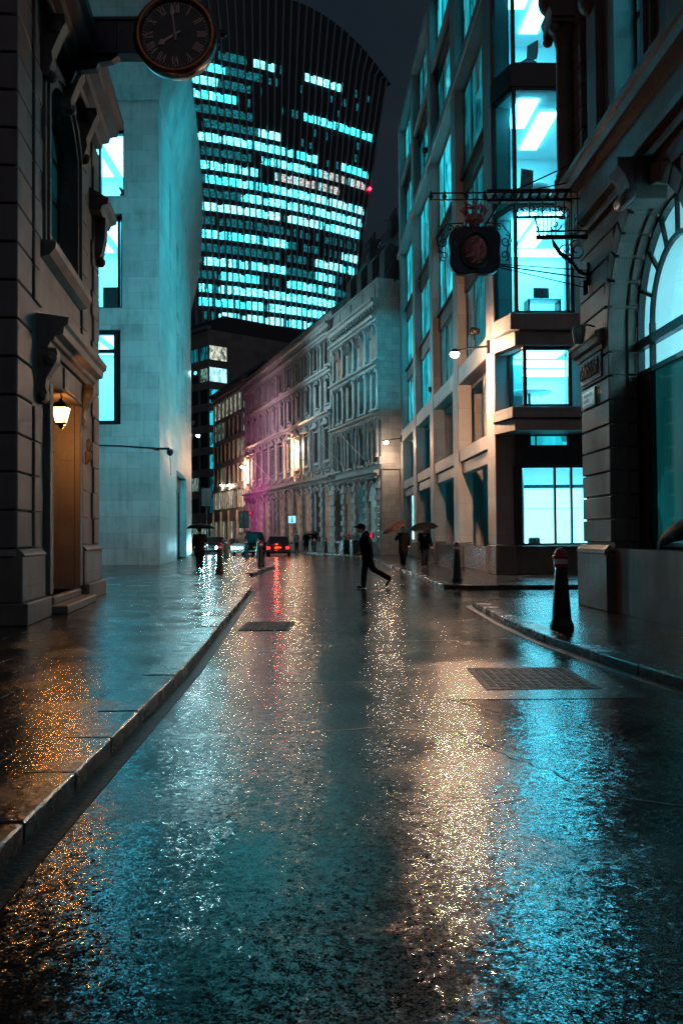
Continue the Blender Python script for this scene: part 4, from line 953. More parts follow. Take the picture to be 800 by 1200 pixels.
# the end facing the lane: stone frame with stacked projecting bays (x = towards -u is local -x, so use world-like coordinates through a turned empty)
Eb = None
mb = MB()
def W2(x, y): return (y, -x)          # (x to the right along the lane, y away) -> local (u,o)
def ez(mb, x0, x1, y0, y1, z0, z1, m=0): mb.box(y0, y1, -x1, -x0, z0, z1, m)
ez(mb,.63,7.5,.25,.6,0,1.0,1); ez(mb,.63,.95,.05,.5,1.0,5.5); 
ez(mb,2.62,7.5,.1,.6,5.3,20.5); ez(mb,.63,7.5,.12,.6,20.5,22.0); ez(mb,.63,7.5,.2,.6,4.95,5.3)
mb.build('lane_wall', [M['stone_modern'],M['granite']], Mb, bevel=.015)
def bay(z0, z1, P, mats, splits=()):
    """bay window: splayed left cheek, flat front"""
    P = P or [(.10,-.02),(.50,-1.25),(2.36,-1.25),(2.62,-.02)]
    fb = MB()
    def post(p, r=.06): x, y = W2(*p); fb.box(x-r,x+r,y-r,y+r,z0,z1)
    for p in P[:3]: post(p)
    for a, b in zip(P[:3], P[1:3]+[P[3]]):
        for z in (z0+.06, z1-.06)+tuple(splits):
            fb.bar((*W2(*a),z),(*W2(*b),z),.12,.12)
    wn = fb.build('bay_window', M['dark_frame'], Mb)
    for i, (a, b) in enumerate(zip(P[:3], P[1:4])):
        pb = MB(); pa, pb2 = W2(*a), W2(*b); pb.quad((*pa,z0+.1),(*pb2,z0+.1),(*pb2,z1-.1),(*pa,z1-.1)); pb.build('pane', M['glass_tint'] if i == 0 else M['glass'], wn)
def ledge(x0, y0, x1, z0, z1, dp, m=M['stone_modern']):
    mb = MB(); poly = [W2(*p) for p in [(.0-dp*.4,.0),(.42-dp,-1.32-dp),(x1,-1.32-dp),(x1,.3),(.0,.3)]]; mb.prism_z(poly, z0, z1); return mb
for (z0, z1, z2) in ((4.78,5.16,5.55),(7.58,8.05,8.62)):
    mb = ledge(0,0,3.6,z0,z1,.05 if z0 < 6 else .0); m2 = ledge(0,0,3.6,z1+.03,z2,.17 if z0 > 6 else .14)
    b0 = len(mb.v); mb.v += m2.v; mb.f += [[i+b0 for i in f] for f in m2.f]; mb.m += m2.m; mb.sm += m2.sm
    mb.build('bay_ledge', M['stone_modern'], Mb, bevel=.012)
bay(5.55,7.58,[(.55,-.02),(.78,-1.12),(2.28,-1.12),(2.5,-.02)],None); bay(8.62,16.2,None,None,(12.3,)); bay(16.9,24.5,None,None)
mb = ledge(0,0,2.5,16.2,16.9,.02); mb.build('bay_band', M['dark_frame'], Mb)
mb = ledge(0,0,2.5,24.5,25,.02); mb.build('bay_band', M['dark_frame'], Mb)
# rooms of the bays: one continuous volume per storey
def bayroom(z0, z1, wallm, lights, lm, back=4.2, x1=2.5):
    mb = MB(); P = [W2(*p) for p in [(.66,.0),(.66,back),(x1+1.9,back),(x1+.02,.0)]]
    for a, b in zip(P, P[1:]): mb.quad((*a,z0),(*b,z0),(*b,z1),(*a,z1))
    Q = [W2(*p) for p in [(.14,-.04),(.52,-1.2),(2.34,-1.2),(2.58,-.04),(x1+1.9,back),(.66,back),(.66,.0)]]
    mb.ngon([(*p,z0) for p in Q]); mb.ngon([(*p,z1) for p in Q]); r = mb.build('room', wallm, Mb)
    for (a, b, c, d) in lights:
        lb = MB(); p = W2(a,c); q = W2(b,d); lb.box(p[0],q[0],p[1],q[1],z1-.06,z1-.01); lb.build('ceiling_light', lm, r)
bayroom(5.62,7.5,M['room'],[(.75,2.2,-.9,.2),(.8,3.2,.8,1.9),(.8,3.6,2.5,3.8)],M['panel_light'])
bayroom(8.7,12.2,M['room'],[(.7,1.35,-.8,2.8),(1.55,2.2,-.8,2.8),(.7,3.6,3.1,3.9)],M['panel_light'])
bayroom(12.4,16.1,M['room'],[(.8,1.5,-.7,1.4),(1.75,2.4,.2,3.2)],M['panel_light'])
bayroom(17.0,20.6,M['room'],[(.8,1.6,-.4,1.6),(1.8,2.5,.2,3.2)],M['panel_light'])
bayroom(20.7,24.4,M['room'],[(.8,1.1,-.4,1.2)],M['panel_soft'])
# ground floor: fascia and shop window
mb = MB(); ez(mb,.7,4.5,-.06,.2,3.72,4.78); ez(mb,.7,4.5,-.1,-.06,3.70,3.78); mb.build('fascia', M['blue_iron'], Mb, bevel=.01)
mb = MB(); 
for x0, x1 in ((1.22,1.36),(1.42,2.45)): ez(mb,x0,x1,-.075,-.062,4.42,4.72)
mb.build('fascia_window', M['lit_teal'], Mb)
fb = MB(); 
for x in (.86,2.05,2.62,3.9): ez(fb,x-.035,x+.035,.0,.12,1.0,3.72)
for z in (1.03,3.68,): ez(fb,.86,3.9,.005,.115,z-.035,z+.035)
ez(fb,.62,.82,.0,.2,1.0,3.72)
sw = fb.build('shop_window', M['dark_frame'], Mb)
for x0, x1 in ((.9,2.01),(2.09,2.58),(2.66,3.86)):
    pb = MB(); pb.quad((.06,-x0,1.06),(.06,-x1,1.06),(.06,-x1,3.65),(.06,-x0,3.65)); pb.build('pane', M['glass'], sw)
mb = MB(); q = lambda a, b, z0, z1: mb.quad((*W2(*a),z0),(*W2(*b),z0),(*W2(*b),z1),(*W2(*a),z1))
q((.84,.2),(.84,4.2),.95,3.9); q((4.6,.2),(4.6,4.2),.95,3.9); q((.84,4.2),(4.6,4.2),.95,3.9)
for z in (.96,3.9): mb.ngon([(*W2(*p),z) for p in [(.84,.1),(4.6,.1),(4.6,4.2),(.84,4.2)]])
rm = mb.build('room', M['room'], Mb)
mb = MB(); ez(mb,1.35,4.4,2.6,2.68,1.0,3.05); mb.build('backlit_wall', M['wall_light'], rm)
mb = MB(); ez(mb,1.2,4.4,2.5,2.6,3.08,3.2); ez(mb,1.2,4.4,2.56,2.6,2.32,2.335); mb.build('rail', M['dark_frame'], rm)
for y in (1.2,): mb = MB(); ez(mb,1.0,4.2,y-.5,y+.7,3.84,3.89); mb.build('ceiling_light', M['panel_light'], rm)
# things inside
def at_end(x, y, z): 
    u, o = W2(x, y); c, s = math.cos(MA), math.sin(MA); return (5.27+u*c-o*s, 30.6+u*s+o*c, z)
bg_ = thing('cushion', 'striped cushion on the sill inside the bright ground floor shop window', 'cushion', at_end(1.42,.5,.97))
mb = MB(); mb.prism_z([(-.2,-.06),(.2,-.1),(.22,.06),(-.18,.1)],0,.30); mb.build('body', M['tan_bag'], bg_, bevel=.05)
mb = MB(); 
for x in (-.12,0,.12): mb.box(x-.02,x+.02,-.115,-.1,.03,.27)
mb.build('stripe', M['black_metal'], bg_)
def office_chair(loc, rz, label):
    t = thing('office_chair', label, 'chair', loc, rz)
    mb = MB(); mb.box(-.24,.24,-.22,.24,.44,.52); mb.build('seat', M['room_dark'], t, bevel=.03)
    mb = MB(); mb.prism_x([(-.22,.6),(-.28,.85),(-.30,1.25),(-.25,1.28),(-.22,.9),(-.17,.6)],-.23,.23); mb.build('backrest', M['room_dark'], t, bevel=.02)
    mb = MB(); mb.lathe([(.03,.08),(.03,.44)],n=8)
    for i in range(5): mb.bar((0,0,.09),(.3*math.cos(i*1.257),.3*math.sin(i*1.257),.04),.04,.03)
    mb.build('base', M['black_metal'], t); return t
office_chair(at_end(.95,-.5,12.4), .4, 'dark swivel chair in the glass bay just above the hanging sign')
office_chair(at_end(1.2,-.4,17.0), 2.2, 'dark swivel chair in the topmost glass bay of the stone office block')
tb_ = thing('meeting_table', 'curved white table in the small low glass bay', 'table', at_end(1.4,.8,5.62))
mb = MB(); mb.lathe([(0,.7),(.75,.7),(.78,.73),(.75,.76),(0,.76)],n=24); mb.build('tabletop', M['white_paint'], tb_)
mb = MB(); mb.lathe([(.3,0),(.28,.04),(.06,.08),(.05,.7)],n=12); mb.build('leg', M['black_metal'], tb_)
def desk(loc, rz, label):
    t = thing('desk', label, 'desk', loc, rz)
    mb = MB(); mb.box(-.6,.6,-.3,.3,.70,.74); mb.build('desktop', M['white_paint'], t, bevel=.005)
    for sx in (-1,1): mb = MB(); mb.box(sx*.55-.03,sx*.55+.03,-.25,.25,0,.70); mb.build('leg', M['black_metal'], t)
    mb = MB(); mb.box(-.28,.28,.10,.13,.86,1.22); mb.box(-.03,.03,.11,.13,.74,.9); mb.box(-.12,.12,.05,.2,.74,.755); mb.build('monitor', M['black_metal'], t, bevel=.008)
    return t
desk(at_end(1.75,.2,8.72), .1, 'white desk with black monitor in the tall glass bay behind the hanging sign')
desk(at_end(1.9,1.2,12.42), 1.2, 'white desk with black monitor beside the round model in the upper glass bay')
desk(at_end(1.5,.9,17.02), .3, 'white desk with black monitor in the topmost glass bay')
st_ = thing('glass_model', 'white round display model in the glass bay level with the hanging sign', 'display', at_end(1.7,.5,12.4))
mb = MB(); mb.box(-.5,.5,-.3,.3,0,.75); mb.build('plinth', M['room_dark'], st_, bevel=.02)
mb = MB(); mb.ball((0,0,1.05),.42,14,sc=(1.1,.8,.75)); mb.build('dome', M['white_paint'], st_)

# ------------------------------------------------------------------ wall lamps over the street
def wall_lamp(label, wall, head, lens, e, col, aim=(.12,.30)):
    t = thing('street_lamp', label, 'street lamp', wall, 0, 'lamps on brackets over the street')
    d = Vector(head)-Vector(wall)
    mb = MB(); mb.ball((0,0,0),.09,8); mb.box(-.06,.06,-.09,.09,-.25,.2); mb.build('wall_plate', M['iron'], t)
    mb = MB(); mb.tube([(0,0,0),tuple(d*.5+Vector((0,0,.06))),tuple(d*.93+Vector((0,0,.06)))],[.04,.032,.026],7); mb.build('arm', M['iron'], t)
    mb = MB(); mb.lathe([(0,.14),(.07,.13),(.15,.06),(.17,0),(.14,-.01)],tuple(d),14); mb.build('hood', M['iron'], t)
    mb = MB(); mb.lathe([(.145,-.0),(.16,-.06),(.12,-.15),(0,-.19)],tuple(d),14); mb.build('lens', M[lens], t)
    lamp('street_lamp_bulb', (head[0],head[1],head[2]-.22), col, e, .08, spot=142, to=(head[0]+aim[0],head[1]+aim[1],head[2]-1.22), blend=.45)
    return t
WC = (1.0,.53,.28)
wall_lamp('bright warm bracket lamp on the corner pilaster of the stone office block', (5.20,31.3,7.98), (4.0,31.2,7.75), 'lamp_warm', 560, WC)
wall_lamp('warm bracket lamp at the far end of the stone office block', (4.12,60.9,7.95), (3.05,60.5,7.7), 'lamp_white', 230, (1,.66,.42))

# ------------------------------------------------------------------ the two Victorian fronts
def ring(mb, q, o, wd, dep, m=0):
    qq = dict(q, x0=q['x0']-wd, x1=q['x1']+wd, z1=q['z1']+wd); ol = outline(qq)[1:-1]; il = outline(q)[1:-1]
    for a, b, c, d in zip(ol, ol[1:], il[1:], il):
        P = [a,b,c,d]; mb.add([(p[0],o,p[1]) for p in P]+[(p[0],o+dep,p[1]) for p in P], [(4,5,6,7),(0,1,5,4),(2,3,7,6)], m)
def victorian(name, label, p0, p1, bays, storeys, top, mat, cornice, seed, end_wall=False, dk=3):
    d = Vector((p1[0]-p0[0], p1[1]-p0[1])); L = d.length; rz = math.atan2(d.y, d.x)
    t = thing(name, label, 'building', (p0[0],p0[1],0), rz); rnd = random.Random(seed)
    bw = L/bays; ops = []
    for si, s in enumerate(storeys):
        for b in range(bays):
            c = (b+.5)*bw; ops.append(dict(x0=c-s['w']/2, x1=c+s['w']/2, z0=s['z0'], z1=s['z1'], arch=s.get('arch'), n=5, depth=.6, si=si, b=b))
    mb = MB(); mb.wall(0, L, 0, top, ops, 0, .6)
    mb.quad((0,0,0),(0,-12,0),(0,-12,top),(0,0,top)); mb.quad((L,0,0),(L,-12,0),(L,-12,top),(L,0,top)); mb.quad((0,0,top),(L,0,top),(L,-12,top),(0,-12,top)); mb.quad((0,-12,0),(L,-12,0),(L,-12,top),(0,-12,top))
    mb.build('wall', mat, t)
    for q in ops:
        s = storeys[q['si']]; pm = s['pane']; pm = pm[q['b']] if isinstance(pm, tuple) else rnd.choice(pm) if isinstance(pm, list) else pm
        window(t, 1, q, -.44, M['dark_frame'], pm, .07, (.5,), (.55,), th=.06)
    for si, s in enumerate(storeys):
        for b in range(bays):
            mb = MB(); c = (b+.5)*bw; q = [o for o in ops if o['si'] == si and o['b'] == b][0]
            if q['arch']: ring(mb, q, 0, .16, .16); ring(mb, dict(q, x0=q['x0']-.2, x1=q['x1']+.2, z1=q['z1']+.2), 0, .10, .26)
            else:
                for x in (q['x0']-.18, q['x1']): mb.box(x,x+.18,0,.17,q['z0'],q['z1']+.12)
                mb.box(q['x0'],q['x1'],0,.17,q['z1'],q['z1']+.12)
            if s.get('ped'):
                w_ = s['w']/2+.38; z = q['z1']+.32
                mb.box(c-w_,c+w_,0,.46,z,z+.14); mb.prism_y([(c-w_,z+.14),(c+w_,z+.14),(c,z+.66)], 0, .38); mb.box(c-w_+.05,c-w_+.2,0,.2,z-.4,z); mb.box(c+w_-.2,c+w_-.05,0,.2,z-.4,z)
            if s.get('key'): mb.box(c-.12,c+.12,.0,.2,q['z1']-.05,q['z1']+.4)
            mb.box(q['x0']-.2,q['x1']+.2,0,.18,s['z0']-.14,s['z0'])
            if s.get('bal'):
                mb.box(q['x0']-.25,q['x1']+.25,.02,.24,s['z0']-.25,s['z0']-.15); mb.box(q['x0']-.25,q['x1']+.25,.05,.2,s['z0']-.95,s['z0']-.86)
                for k in range(6): x = q['x0']-.2+k*(s['w']+.4)/5; mb.lathe([(.05,0),(.08,.2),(.04,.4),(.05,.6)],(x,.13,s['z0']-.86),6)
            mb.build('window_dressing', mat, t)
        # pilasters or shafts between the bays
        for b in range(bays+1):
            x = min(max(b*bw,.25),L-.25); mb = MB(); zb, zt = s['pz']
            if s['pil'] == 'block':
                z = zb; k = 0
                while z < zt-.1: z1 = min(z+.42,zt); mb.box(x-(.40 if k%2 else .32),x+(.40 if k%2 else .32),0,.30 if k%2 else .2,z+.02,z1-.02); z = z1; k += 1
            elif s['pil'] == 'shaft':
                mb.box(x-.26,x+.26,0,.12,zb,zb+.5); 
                for dx in (-.14,.14): mb.lathe([(.13,zb+.5),(.10,zb+.6),(.095,zt-.4),(.14,zt-.25),(.15,zt-.15)],(x+dx,.24,0),8)
                mb.box(x-.3,x+.3,0,.28,zt-.15,zt)
            else:
                mb.box(x-.2,x+.2,0,.20,zb,zt); mb.box(x-.27,x+.27,0,.28,zb,zb+.3); mb.box(x-.27,x+.27,0,.28,zt-.35,zt-.2); mb.box(x-.3,x+.3,0,.32,zt-.2,zt)
            mb.build('pilaster', mat, t)
        zt = s['pz'][1]; mb = MB()
        mb.prism_x([(0,zt),(.30,zt+.02),(.34,zt+.16),(.56,zt+.22),(.60,zt+.34),(0,zt+.46)], -.05, L+.05)
        for k in range(int(L/.5)): mb.box(k*.5+.1,k*.5+.3,.0,.42,zt-.16,zt+.02)
        mb.build('string_course', mat, t)
    zc = cornice; mb = MB()
    mb.prism_x([(0,zc),(.18,zc),(.2,zc+.2),(.5,zc+.42),(.55,zc+.6),(.72,zc+.66),(.75,zc+.82),(0,zc+.95)], -.1, L+.1)
    for k in range(int(L/.62)): mb.box(k*.62+.12,k*.62+.36,.0,.5,zc+.05,zc+.36)
    mb.build('cornice', mat, t)
    mb = MB(); mb.box(-.05,L+.05,-.35,.12,zc+.95,top); mb.box(-.1,L+.1,-.4,.2,top,top+.2)
    for b in range(bays): c = (b+.5)*bw; mb.box(c-bw*.3,c+bw*.3,.12,.17,zc+1.05,top-.12)
    mb.build('parapet', mat, t)
    return t, L
U = 'grey_palazzo'
ng, nl = M['glass_old'], M['lit_warm']
st1 = [dict(z0=.9,z1=5.0,w=1.75,arch='point',pane=(M['lit_white'],M['lit_teal'],M['lit_cream'],ng),pil='block',pz=(0,5.5),key=1),
       dict(z0=6.5,z1=9.35,w=1.15,arch='round',pane=ng,pil='shaft',pz=(6.3,9.55),key=1),
       dict(z0=10.3,z1=13.0,w=1.0,arch='seg',pane=ng,pil='plain',pz=(10.1,13.1)),
       dict(z0=13.8,z1=16.05,w=.85,arch='point',pane=[M['lit_white'],M['lit_warm']],pil='plain',pz=(13.6,16.3))]
Vg, L1 = victorian('victorian_building', 'grey Venetian style Victorian building with pointed arches and black mansard roof', (2.78,62), (-.5,72.9), 4, st1, 19.1, M['stone_vict'], 17.0, 5)
mb = MB(); mb.box(-.02,.02,-1.05,-.02,6.3,19.3); mb.box(-.45,0,-1.2,.12,0,5.9); mb.box(-.5,0,-1.3,.18,5.9,6.25); mb.box(-.12,.05,-1.15,.1,9.9,10.15); mb.box(-.12,.05,-1.15,.1,13.5,13.75); mb.box(-.2,.05,-1.2,.2,17.5,17.9); mb.build('end_wall', M['stone_vict'], Vg, bevel=.02)
mb = MB(); mb.prism_x([(-.5,19.3),(-2.6,23.8),(-9,25.0),(-9,19.3)], .15, L1+1.0); Rf = mb.build('roof', M['slate'], Vg)
for x, y, h in ((1.0,-2.2,26.2),(5.2,-2.6,25.6),(9.6,-2.4,25.2)):
    mb = MB(); mb.box(x-.5,x+.5,y-.9,y,20,h); mb.box(x-.58,x+.58,y-.98,y+.08,h-.3,h-.1)
    for k in range(3): mb.lathe([(.13,h),(.1,h+.6),(.13,h+.62)],(x-.3+k*.3,y-.45,0),8)
    mb.build('chimney', M['lead'], Rf)
for k in range(4):
    x = 1.6+k*2.7; mb = MB(); mb.prism_x([(-.75,19.4),(-.75,21.6),(-1.2,22.2),(-2.2,21.8),(-2.2,19.4)],x-.55,x+.55); mb.tube([(x-.5,-.7,22.1),(x,-.7,22.5),(x+.5,-.7,22.1)],.05,5); mb.build('dormer', M['lead'], Rf)
mb = MB()
for k in range(26): x = .3+k*.42; mb.tube([(x,-2.4,23.8),(x,-2.4,24.5)],.025,4)
mb.tube([(.2,-2.4,24.4),(11.2,-2.4,24.4)],.03,4); mb.build('roof_railing', M['iron'], Rf)
st2 = [dict(z0=.9,z1=5.3,w=1.35,arch='seg',pane=[M['lit_warm'],M['lit_warm'],ng],pil='block',pz=(0,5.9),key=1),
       dict(z0=7.7,z1=10.3,w=1.15,pane=[ng,ng,ng,M['lit_teal_dim']],pil='shaft',pz=(6.5,11.3),ped=1,bal=1),
       dict(z0=12.4,z1=14.5,w=1.05,arch='seg',pane=[ng],pil='plain',pz=(11.8,14.85),key=1),
       dict(z0=15.7,z1=17.6,w=1.0,pane=[ng,ng,ng],pil='plain',pz=(15.2,17.75))]
Vp, L2 = victorian('victorian_building', 'long ornate Italianate building with pedimented windows, washed pink at its far end', (-.55,73.05), (-11.2,106), 11, st2, 19.6, M['stone_pink'], 18.1, 9)
mb = MB(); mb.prism_x([(-.6,19.8),(-1.6,21.4),(-10,22.2),(-10,19.8)],0,L2); mb.build('roof', M['slate'], Vp)
mb = MB(); mb.box(4.2,L2+4,-11,-3.2,20,22.3); mb.box(4,L2+4.2,-11.2,-2.9,22.3,22.6); sbk = mb.build('rooftop_storey', M['tw_glass'], Vp)
mb = MB()
for k in range(30): x = 4.6+k*1.25; mb.box(x-.05,x+.05,-3.2,-3.05,20.2,22.3)
for z in (21.0,): mb.box(4.3,L2+3.8,-3.2,-3.1,z-.06,z+.06)
mb.build('mullion', M['dark_frame'], sbk)
mb = MB()
for k in (3,9,14,21): x = 4.6+k*1.25; mb.quad((x+.1,-3.17,21.1),(x+1.1,-3.17,21.1),(x+1.1,-3.17,22.2),(x+.1,-3.17,22.2))
mb.build('pane', M['lit_teal_dim'], sbk)
# flagpoles slung from the Victorian fronts
def pole(par, u, z, nm='flagpole'):
    mb = MB(); mb.tube([(u,.1,z),(u+.15,2.0,z+2.0)],[.04,.025],6); mb.ball((u+.15,2.02,z+2.03),.06,6); mb.build(nm, M['white_paint'], par)
pole(Vg,2.8,6.6); pole(Vg,8.2,6.6); pole(Vp,6.2,7.2); pole(Vp,21.5,7.2)
# narrow glass link beside the grey building
Gl = thing('glass_link', 'narrow teal glass stair tower squeezed between the grey Victorian end wall and the stone offices', 'building', (3.85,62.8,0), 0)
mb = MB(); mb.box(-.05,4,0.02,9,6,21); mb.box(-.05,4,-.3,9,0,5.95,1); mb.build('wall', [M['dark_frame'],M['stone_modern']], Gl)
for k in range(4):
    z = 6.2+k*3.7; window(Gl, -1, dict(x0=.05,x1=2.2,z0=z,z1=z+3.1), .08, M['dark_frame'], [M['lit_white'],M['lit_teal'],M['lit_teal'],M['lit_teal_dim']][k], .05, (.5,), th=.05)
window(Gl, -1, dict(x0=.35,x1=1.3,z0=1.0,z1=4.6,arch='seg',rise=.2), .37, M['dark_frame'], M['lit_white'], .05, th=.05)

# ------------------------------------------------------------------ office blocks closing the street
def office(name, label, p0, p1, z0s, zh, bays, top, mat, panes, seed, depth=14, fin=True):
    d = Vector((p1[0]-p0[0], p1[1]-p0[1])); L = d.length; t = thing(name, label, 'building', (p0[0],p0[1],0), math.atan2(d.y,d.x)); rnd = random.Random(seed)
    bw = L/bays; ops = [dict(x0=b*bw+.18,x1=(b+1)*bw-.18,z0=z,z1=z+zh,k=k,b=b) for k, z in enumerate(z0s) for b in range(bays)]
    mb = MB(); mb.wall(0,L,0,top,ops,0,.35); mb.quad((0,0,0),(0,-depth,0),(0,-depth,top),(0,0,top)); mb.quad((L,0,0),(L,-depth,0),(L,-depth,top),(L,0,top)); mb.quad((0,0,top),(L,0,top),(L,-depth,top),(0,-depth,top)); mb.build('wall', mat, t)
    for q in ops: window(t, 1, q, -.22, M['dark_frame'], panes(q['k'],q['b'],rnd), .08, (.33,.66), th=.06)
    mb = MB(); mb.box(-.1,L+.1,-.5,.3,top,top+.5); mb.build('parapet', mat, t)
    return t, L
def pC(k, b, r):
    if k == 0 or k == 1: return M['lit_cream'] if r.random() < .85 else M['lit_green']
    if k == 5: return M['lit_cream'] if r.random() < .9 else M['lit_green']
    return M['lit_green'] if r.random() < .42 else (M['lit_cream'] if b == 7 and k == 4 else M['glass_dark'])
Oc, Lc = office('office_block', 'mid-rise office block with strips of cream lit windows beyond the pink building', (-11.3,106.3), (-17.4,122), [1.0,4.9,8.0,11.0,14.0,16.8], 2.35, 8, 19.6, M['concrete'], pC, 3)
mb = MB(); mb.box(-.2,Lc+.4,-.35,.45,20.1,20.5); mb.build('roof_edge', M['lead'], Oc)
mb = MB(); mb.box(0,Lc,-14,-2.5,20.1,22.0); mb.box(-.2,Lc+.2,-14,-2.2,22,22.4); mb.build('rooftop_storey', M['tw_glass'], Oc)
for b in range(0,9,2): mb = MB(); x = b*Lc/8; mb.box(max(0,x-.35),min(Lc,x+.35),-.1,.22,0,4.6); mb.build('pier', M['concrete'], Oc)
def pD(k, b, r):
    if k == 8: return M['lit_teal'] if r.random() < .6 else M['lit_teal_dim']
    if k in (0,1): return M['lit_green'] if r.random() < .5 else M['glass_dark']
    if k == 4 and b in (3,4): return M['lit_white']
    return M['glass_dark'] if r.random() < .8 else r.choice([M['lit_teal_dim'],M['lit_green']])
Od, Ld = office('office_block', 'tall banded office tower with mostly dark windows, left of the cream lit block', (-20.4,138), (-33,152), [1.2,5.0,8.4,11.8,15.2,18.6,22.0,25.4,28.8], 2.2, 7, 33.5, M['concrete'], pD, 4, depth=22)
mb = MB(); mb.box(0,Ld,-22,-3,33.5,36.0); mb.build('roof_plant', M['lead'], Od)
# its lit corner faces the street
for k in range(9):
    q = dict(x0=.15,x1=3.2,z0=[1.2,5.0,8.4,11.8,15.2,18.6,22.0,25.4,28.8][k],z1=[1.2,5.0,8.4,11.8,15.2,18.6,22.0,25.4,28.8][k]+2.2)
    ol = [(-.04,-.2-.0,q['z0']),(-.04,-3.4,q['z0']),(-.04,-3.4,q['z1']),(-.04,-.2,q['z1'])]
    mb = MB(); mb.box(-.06,-.02,-3.5,-.1,q['z0']-.08,q['z1']+.08); f = mb.build('window', M['dark_frame'], Od)
    mb = MB(); mb.quad(*[(-.07,)+p[1:] for p in ol]); mb.build('pane', [M['lit_green'],M['lit_teal_dim'],M['lit_teal_dim'],M['lit_teal'],M['lit_teal'],M['lit_teal'],M['lit_teal'],M['lit_white'],M['lit_cream']][k], f)
mb = MB(); mb.box(-5.5,7,0,16,0,30.5); 
t = thing('office_block', 'low dark roofed block showing over the pink building below the curved skyscraper', 'building', (-19,150,0), 0)
mb.build('wall', M['concrete'], t); mb = MB(); mb.prism_y([(-6,30.5),(7.5,30.5),(5,33.8),(-2,33.8)],-.5,16.5); mb.build('roof', M['lead'], t)

# ------------------------------------------------------------------ the curved skyscraper
TA = math.radians(30)
Tw = thing('skyscraper', 'huge top-heavy curved glass skyscraper with bands of teal lit office floors', 'skyscraper', (-18.3,275,0), TA)
def hw(z): return 29+(z-94)*.142 if z > 94 else 29-(94-z)*.05
def ztop(u): return 163.8-.0093*u*u
def face(u, z, out=0):
    w = hw(z); s = u/w; bulge = 3.2*(1-s*s)+5.5*max(0,(z-60)/104)**2
    return (u, -(bulge+out), z)
zs = [0,20,40,50,60,70,80,90,100,110,120,130,140,150,158,165]
mb = MB(); N_ = 22
def gridp(i, z): u = -1+2*i/N_; uu = u*hw(z); return face(uu, min(z, ztop(uu)))
for a, b in zip(zs, zs[1:]):
    for i in range(N_):
        P = [gridp(i,a),gridp(i+1,a),gridp(i+1,b),gridp(i,b)]
        if abs(P[0][2]-P[3][2])+abs(P[1][2]-P[2][2]) < 1e-3: continue
        mb.quad(*P)
    for i in (0,N_):
        p, q = gridp(i,a), gridp(i,b); mb.quad(p,q,(q[0]*.9,32,q[2]),(p[0]*.9,32,p[2]))
for i in range(N_):
    p, q = gridp(i,165), gridp(i+1,165); mb.quad(p,q,(q[0]*.9,32,q[2]),(p[0]*.9,32,p[2]))
mb.build('glass_body', M['tw_glass'], Tw)
mats_t = ['tw_bright','tw_mid','tw_dim','tw_warm','tw_white']
# floors from the top down: stretches (from, to, level) in metres along the front
P2 = lambda zx: (zx/2.727+190-330)*.29
rows = [ [(270,335,4),(430,552,4),(175,250,2)], [(130,190,1),(190,300,2)], [(60,170,0),(170,262,2)], [(70,220,1),(435,682,1)], [(80,270,2)], [(290,356,4),(130,290,2)],
 [(80,402,0),(415,480,1),(560,672,1)], [(130,270,2),(295,480,0),(485,552,3),(570,665,3)], [(85,292,0),(340,470,3),(480,560,3)], [(140,330,1),(330,480,0),(480,665,4)], [(100,240,2),(240,652,0)],
 [(110,355,4),(385,500,4),(510,642,0)], [(300,350,2)], [(115,250,1),(250,382,0),(575,642,4)], [(130,330,2),(480,545,4),(545,622,0)], [(140,545,0),(380,480,2)], [(130,160,2),(180,300,1),(385,545,1)],
 [(120,160,0),(180,550,0)], [(120,280,1),(280,545,0)], [(180,370,4),(380,510,0)], [(115,470,1)], [(115,160,4),(160,240,1),(245,470,4)], [(115,380,4)], [(115,250,0),(250,330,1)], [(115,300,1)], [(115,260,0)], [(115,250,2)] ]
rt = random.Random(21)
for k, row in enumerate(rows):
    z0 = 141.2-4.0*k; mb = MB(); any_ = False
    i0 = int(-hw(z0)/.72)
    for i in range(i0, -i0):
        u0, u1 = i*.72, i*.72+.715
        if abs(u0) > hw(z0)-.8 or abs(u1) > hw(z0)-.8: continue
        lv = None
        for a, b, l in row:
            if P2(a) <= u0 < P2(b): lv = l
        if lv is None: 
            if rt.random() < (.07 if k < 9 else .6): lv = 2
            else: continue
        if lv != 2 and rt.random() < .24: lv = rt.choice([1,1,2])
        if lv in (1,0) and rt.random() < .25: lv = rt.choice([0,1,1,4])
        zt = z0+(2.35 if (i//2) % 5 else 1.9)
        mb.quad(face(u0,z0,.12),face(u1,z0,.12),face(u1,zt,.12),face(u0,zt,.12),lv); any_ = True
    if any_: mb.build('lit_floor', [M[x] for x in mats_t], Tw)
for i in range(31):
    s = -1+2*i/30; pts = []
    for z in [40,60,80,100,120,140,150,166]:
        u = s*hw(z); zz_ = min(z, ztop(u)+.15); pts.append(face(u,zz_,0))
    mb = MB()
    for a, b in zip(pts, pts[1:]):
        if b[2]-a[2] < .1: continue
        wv, dv = .16, .75
        mb.add([(a[0]-wv,a[1],a[2]),(a[0]+wv,a[1],a[2]),(a[0]+wv,a[1]-dv,a[2]),(a[0]-wv,a[1]-dv,a[2]),(b[0]-wv,b[1],b[2]),(b[0]+wv,b[1],b[2]),(b[0]+wv,b[1]-dv,b[2]),(b[0]-wv,b[1]-dv,b[2])],[(0,1,5,4),(1,2,6,5),(2,3,7,6),(3,0,4,7)])
    mb.build('fin', M['tw_fin'], Tw)
mb = MB(); u = hw(114)-.3; p = face(u,114,.6); mb.ball(p,.55,10); mb.build('warning_light', M['red_strong'], Tw)

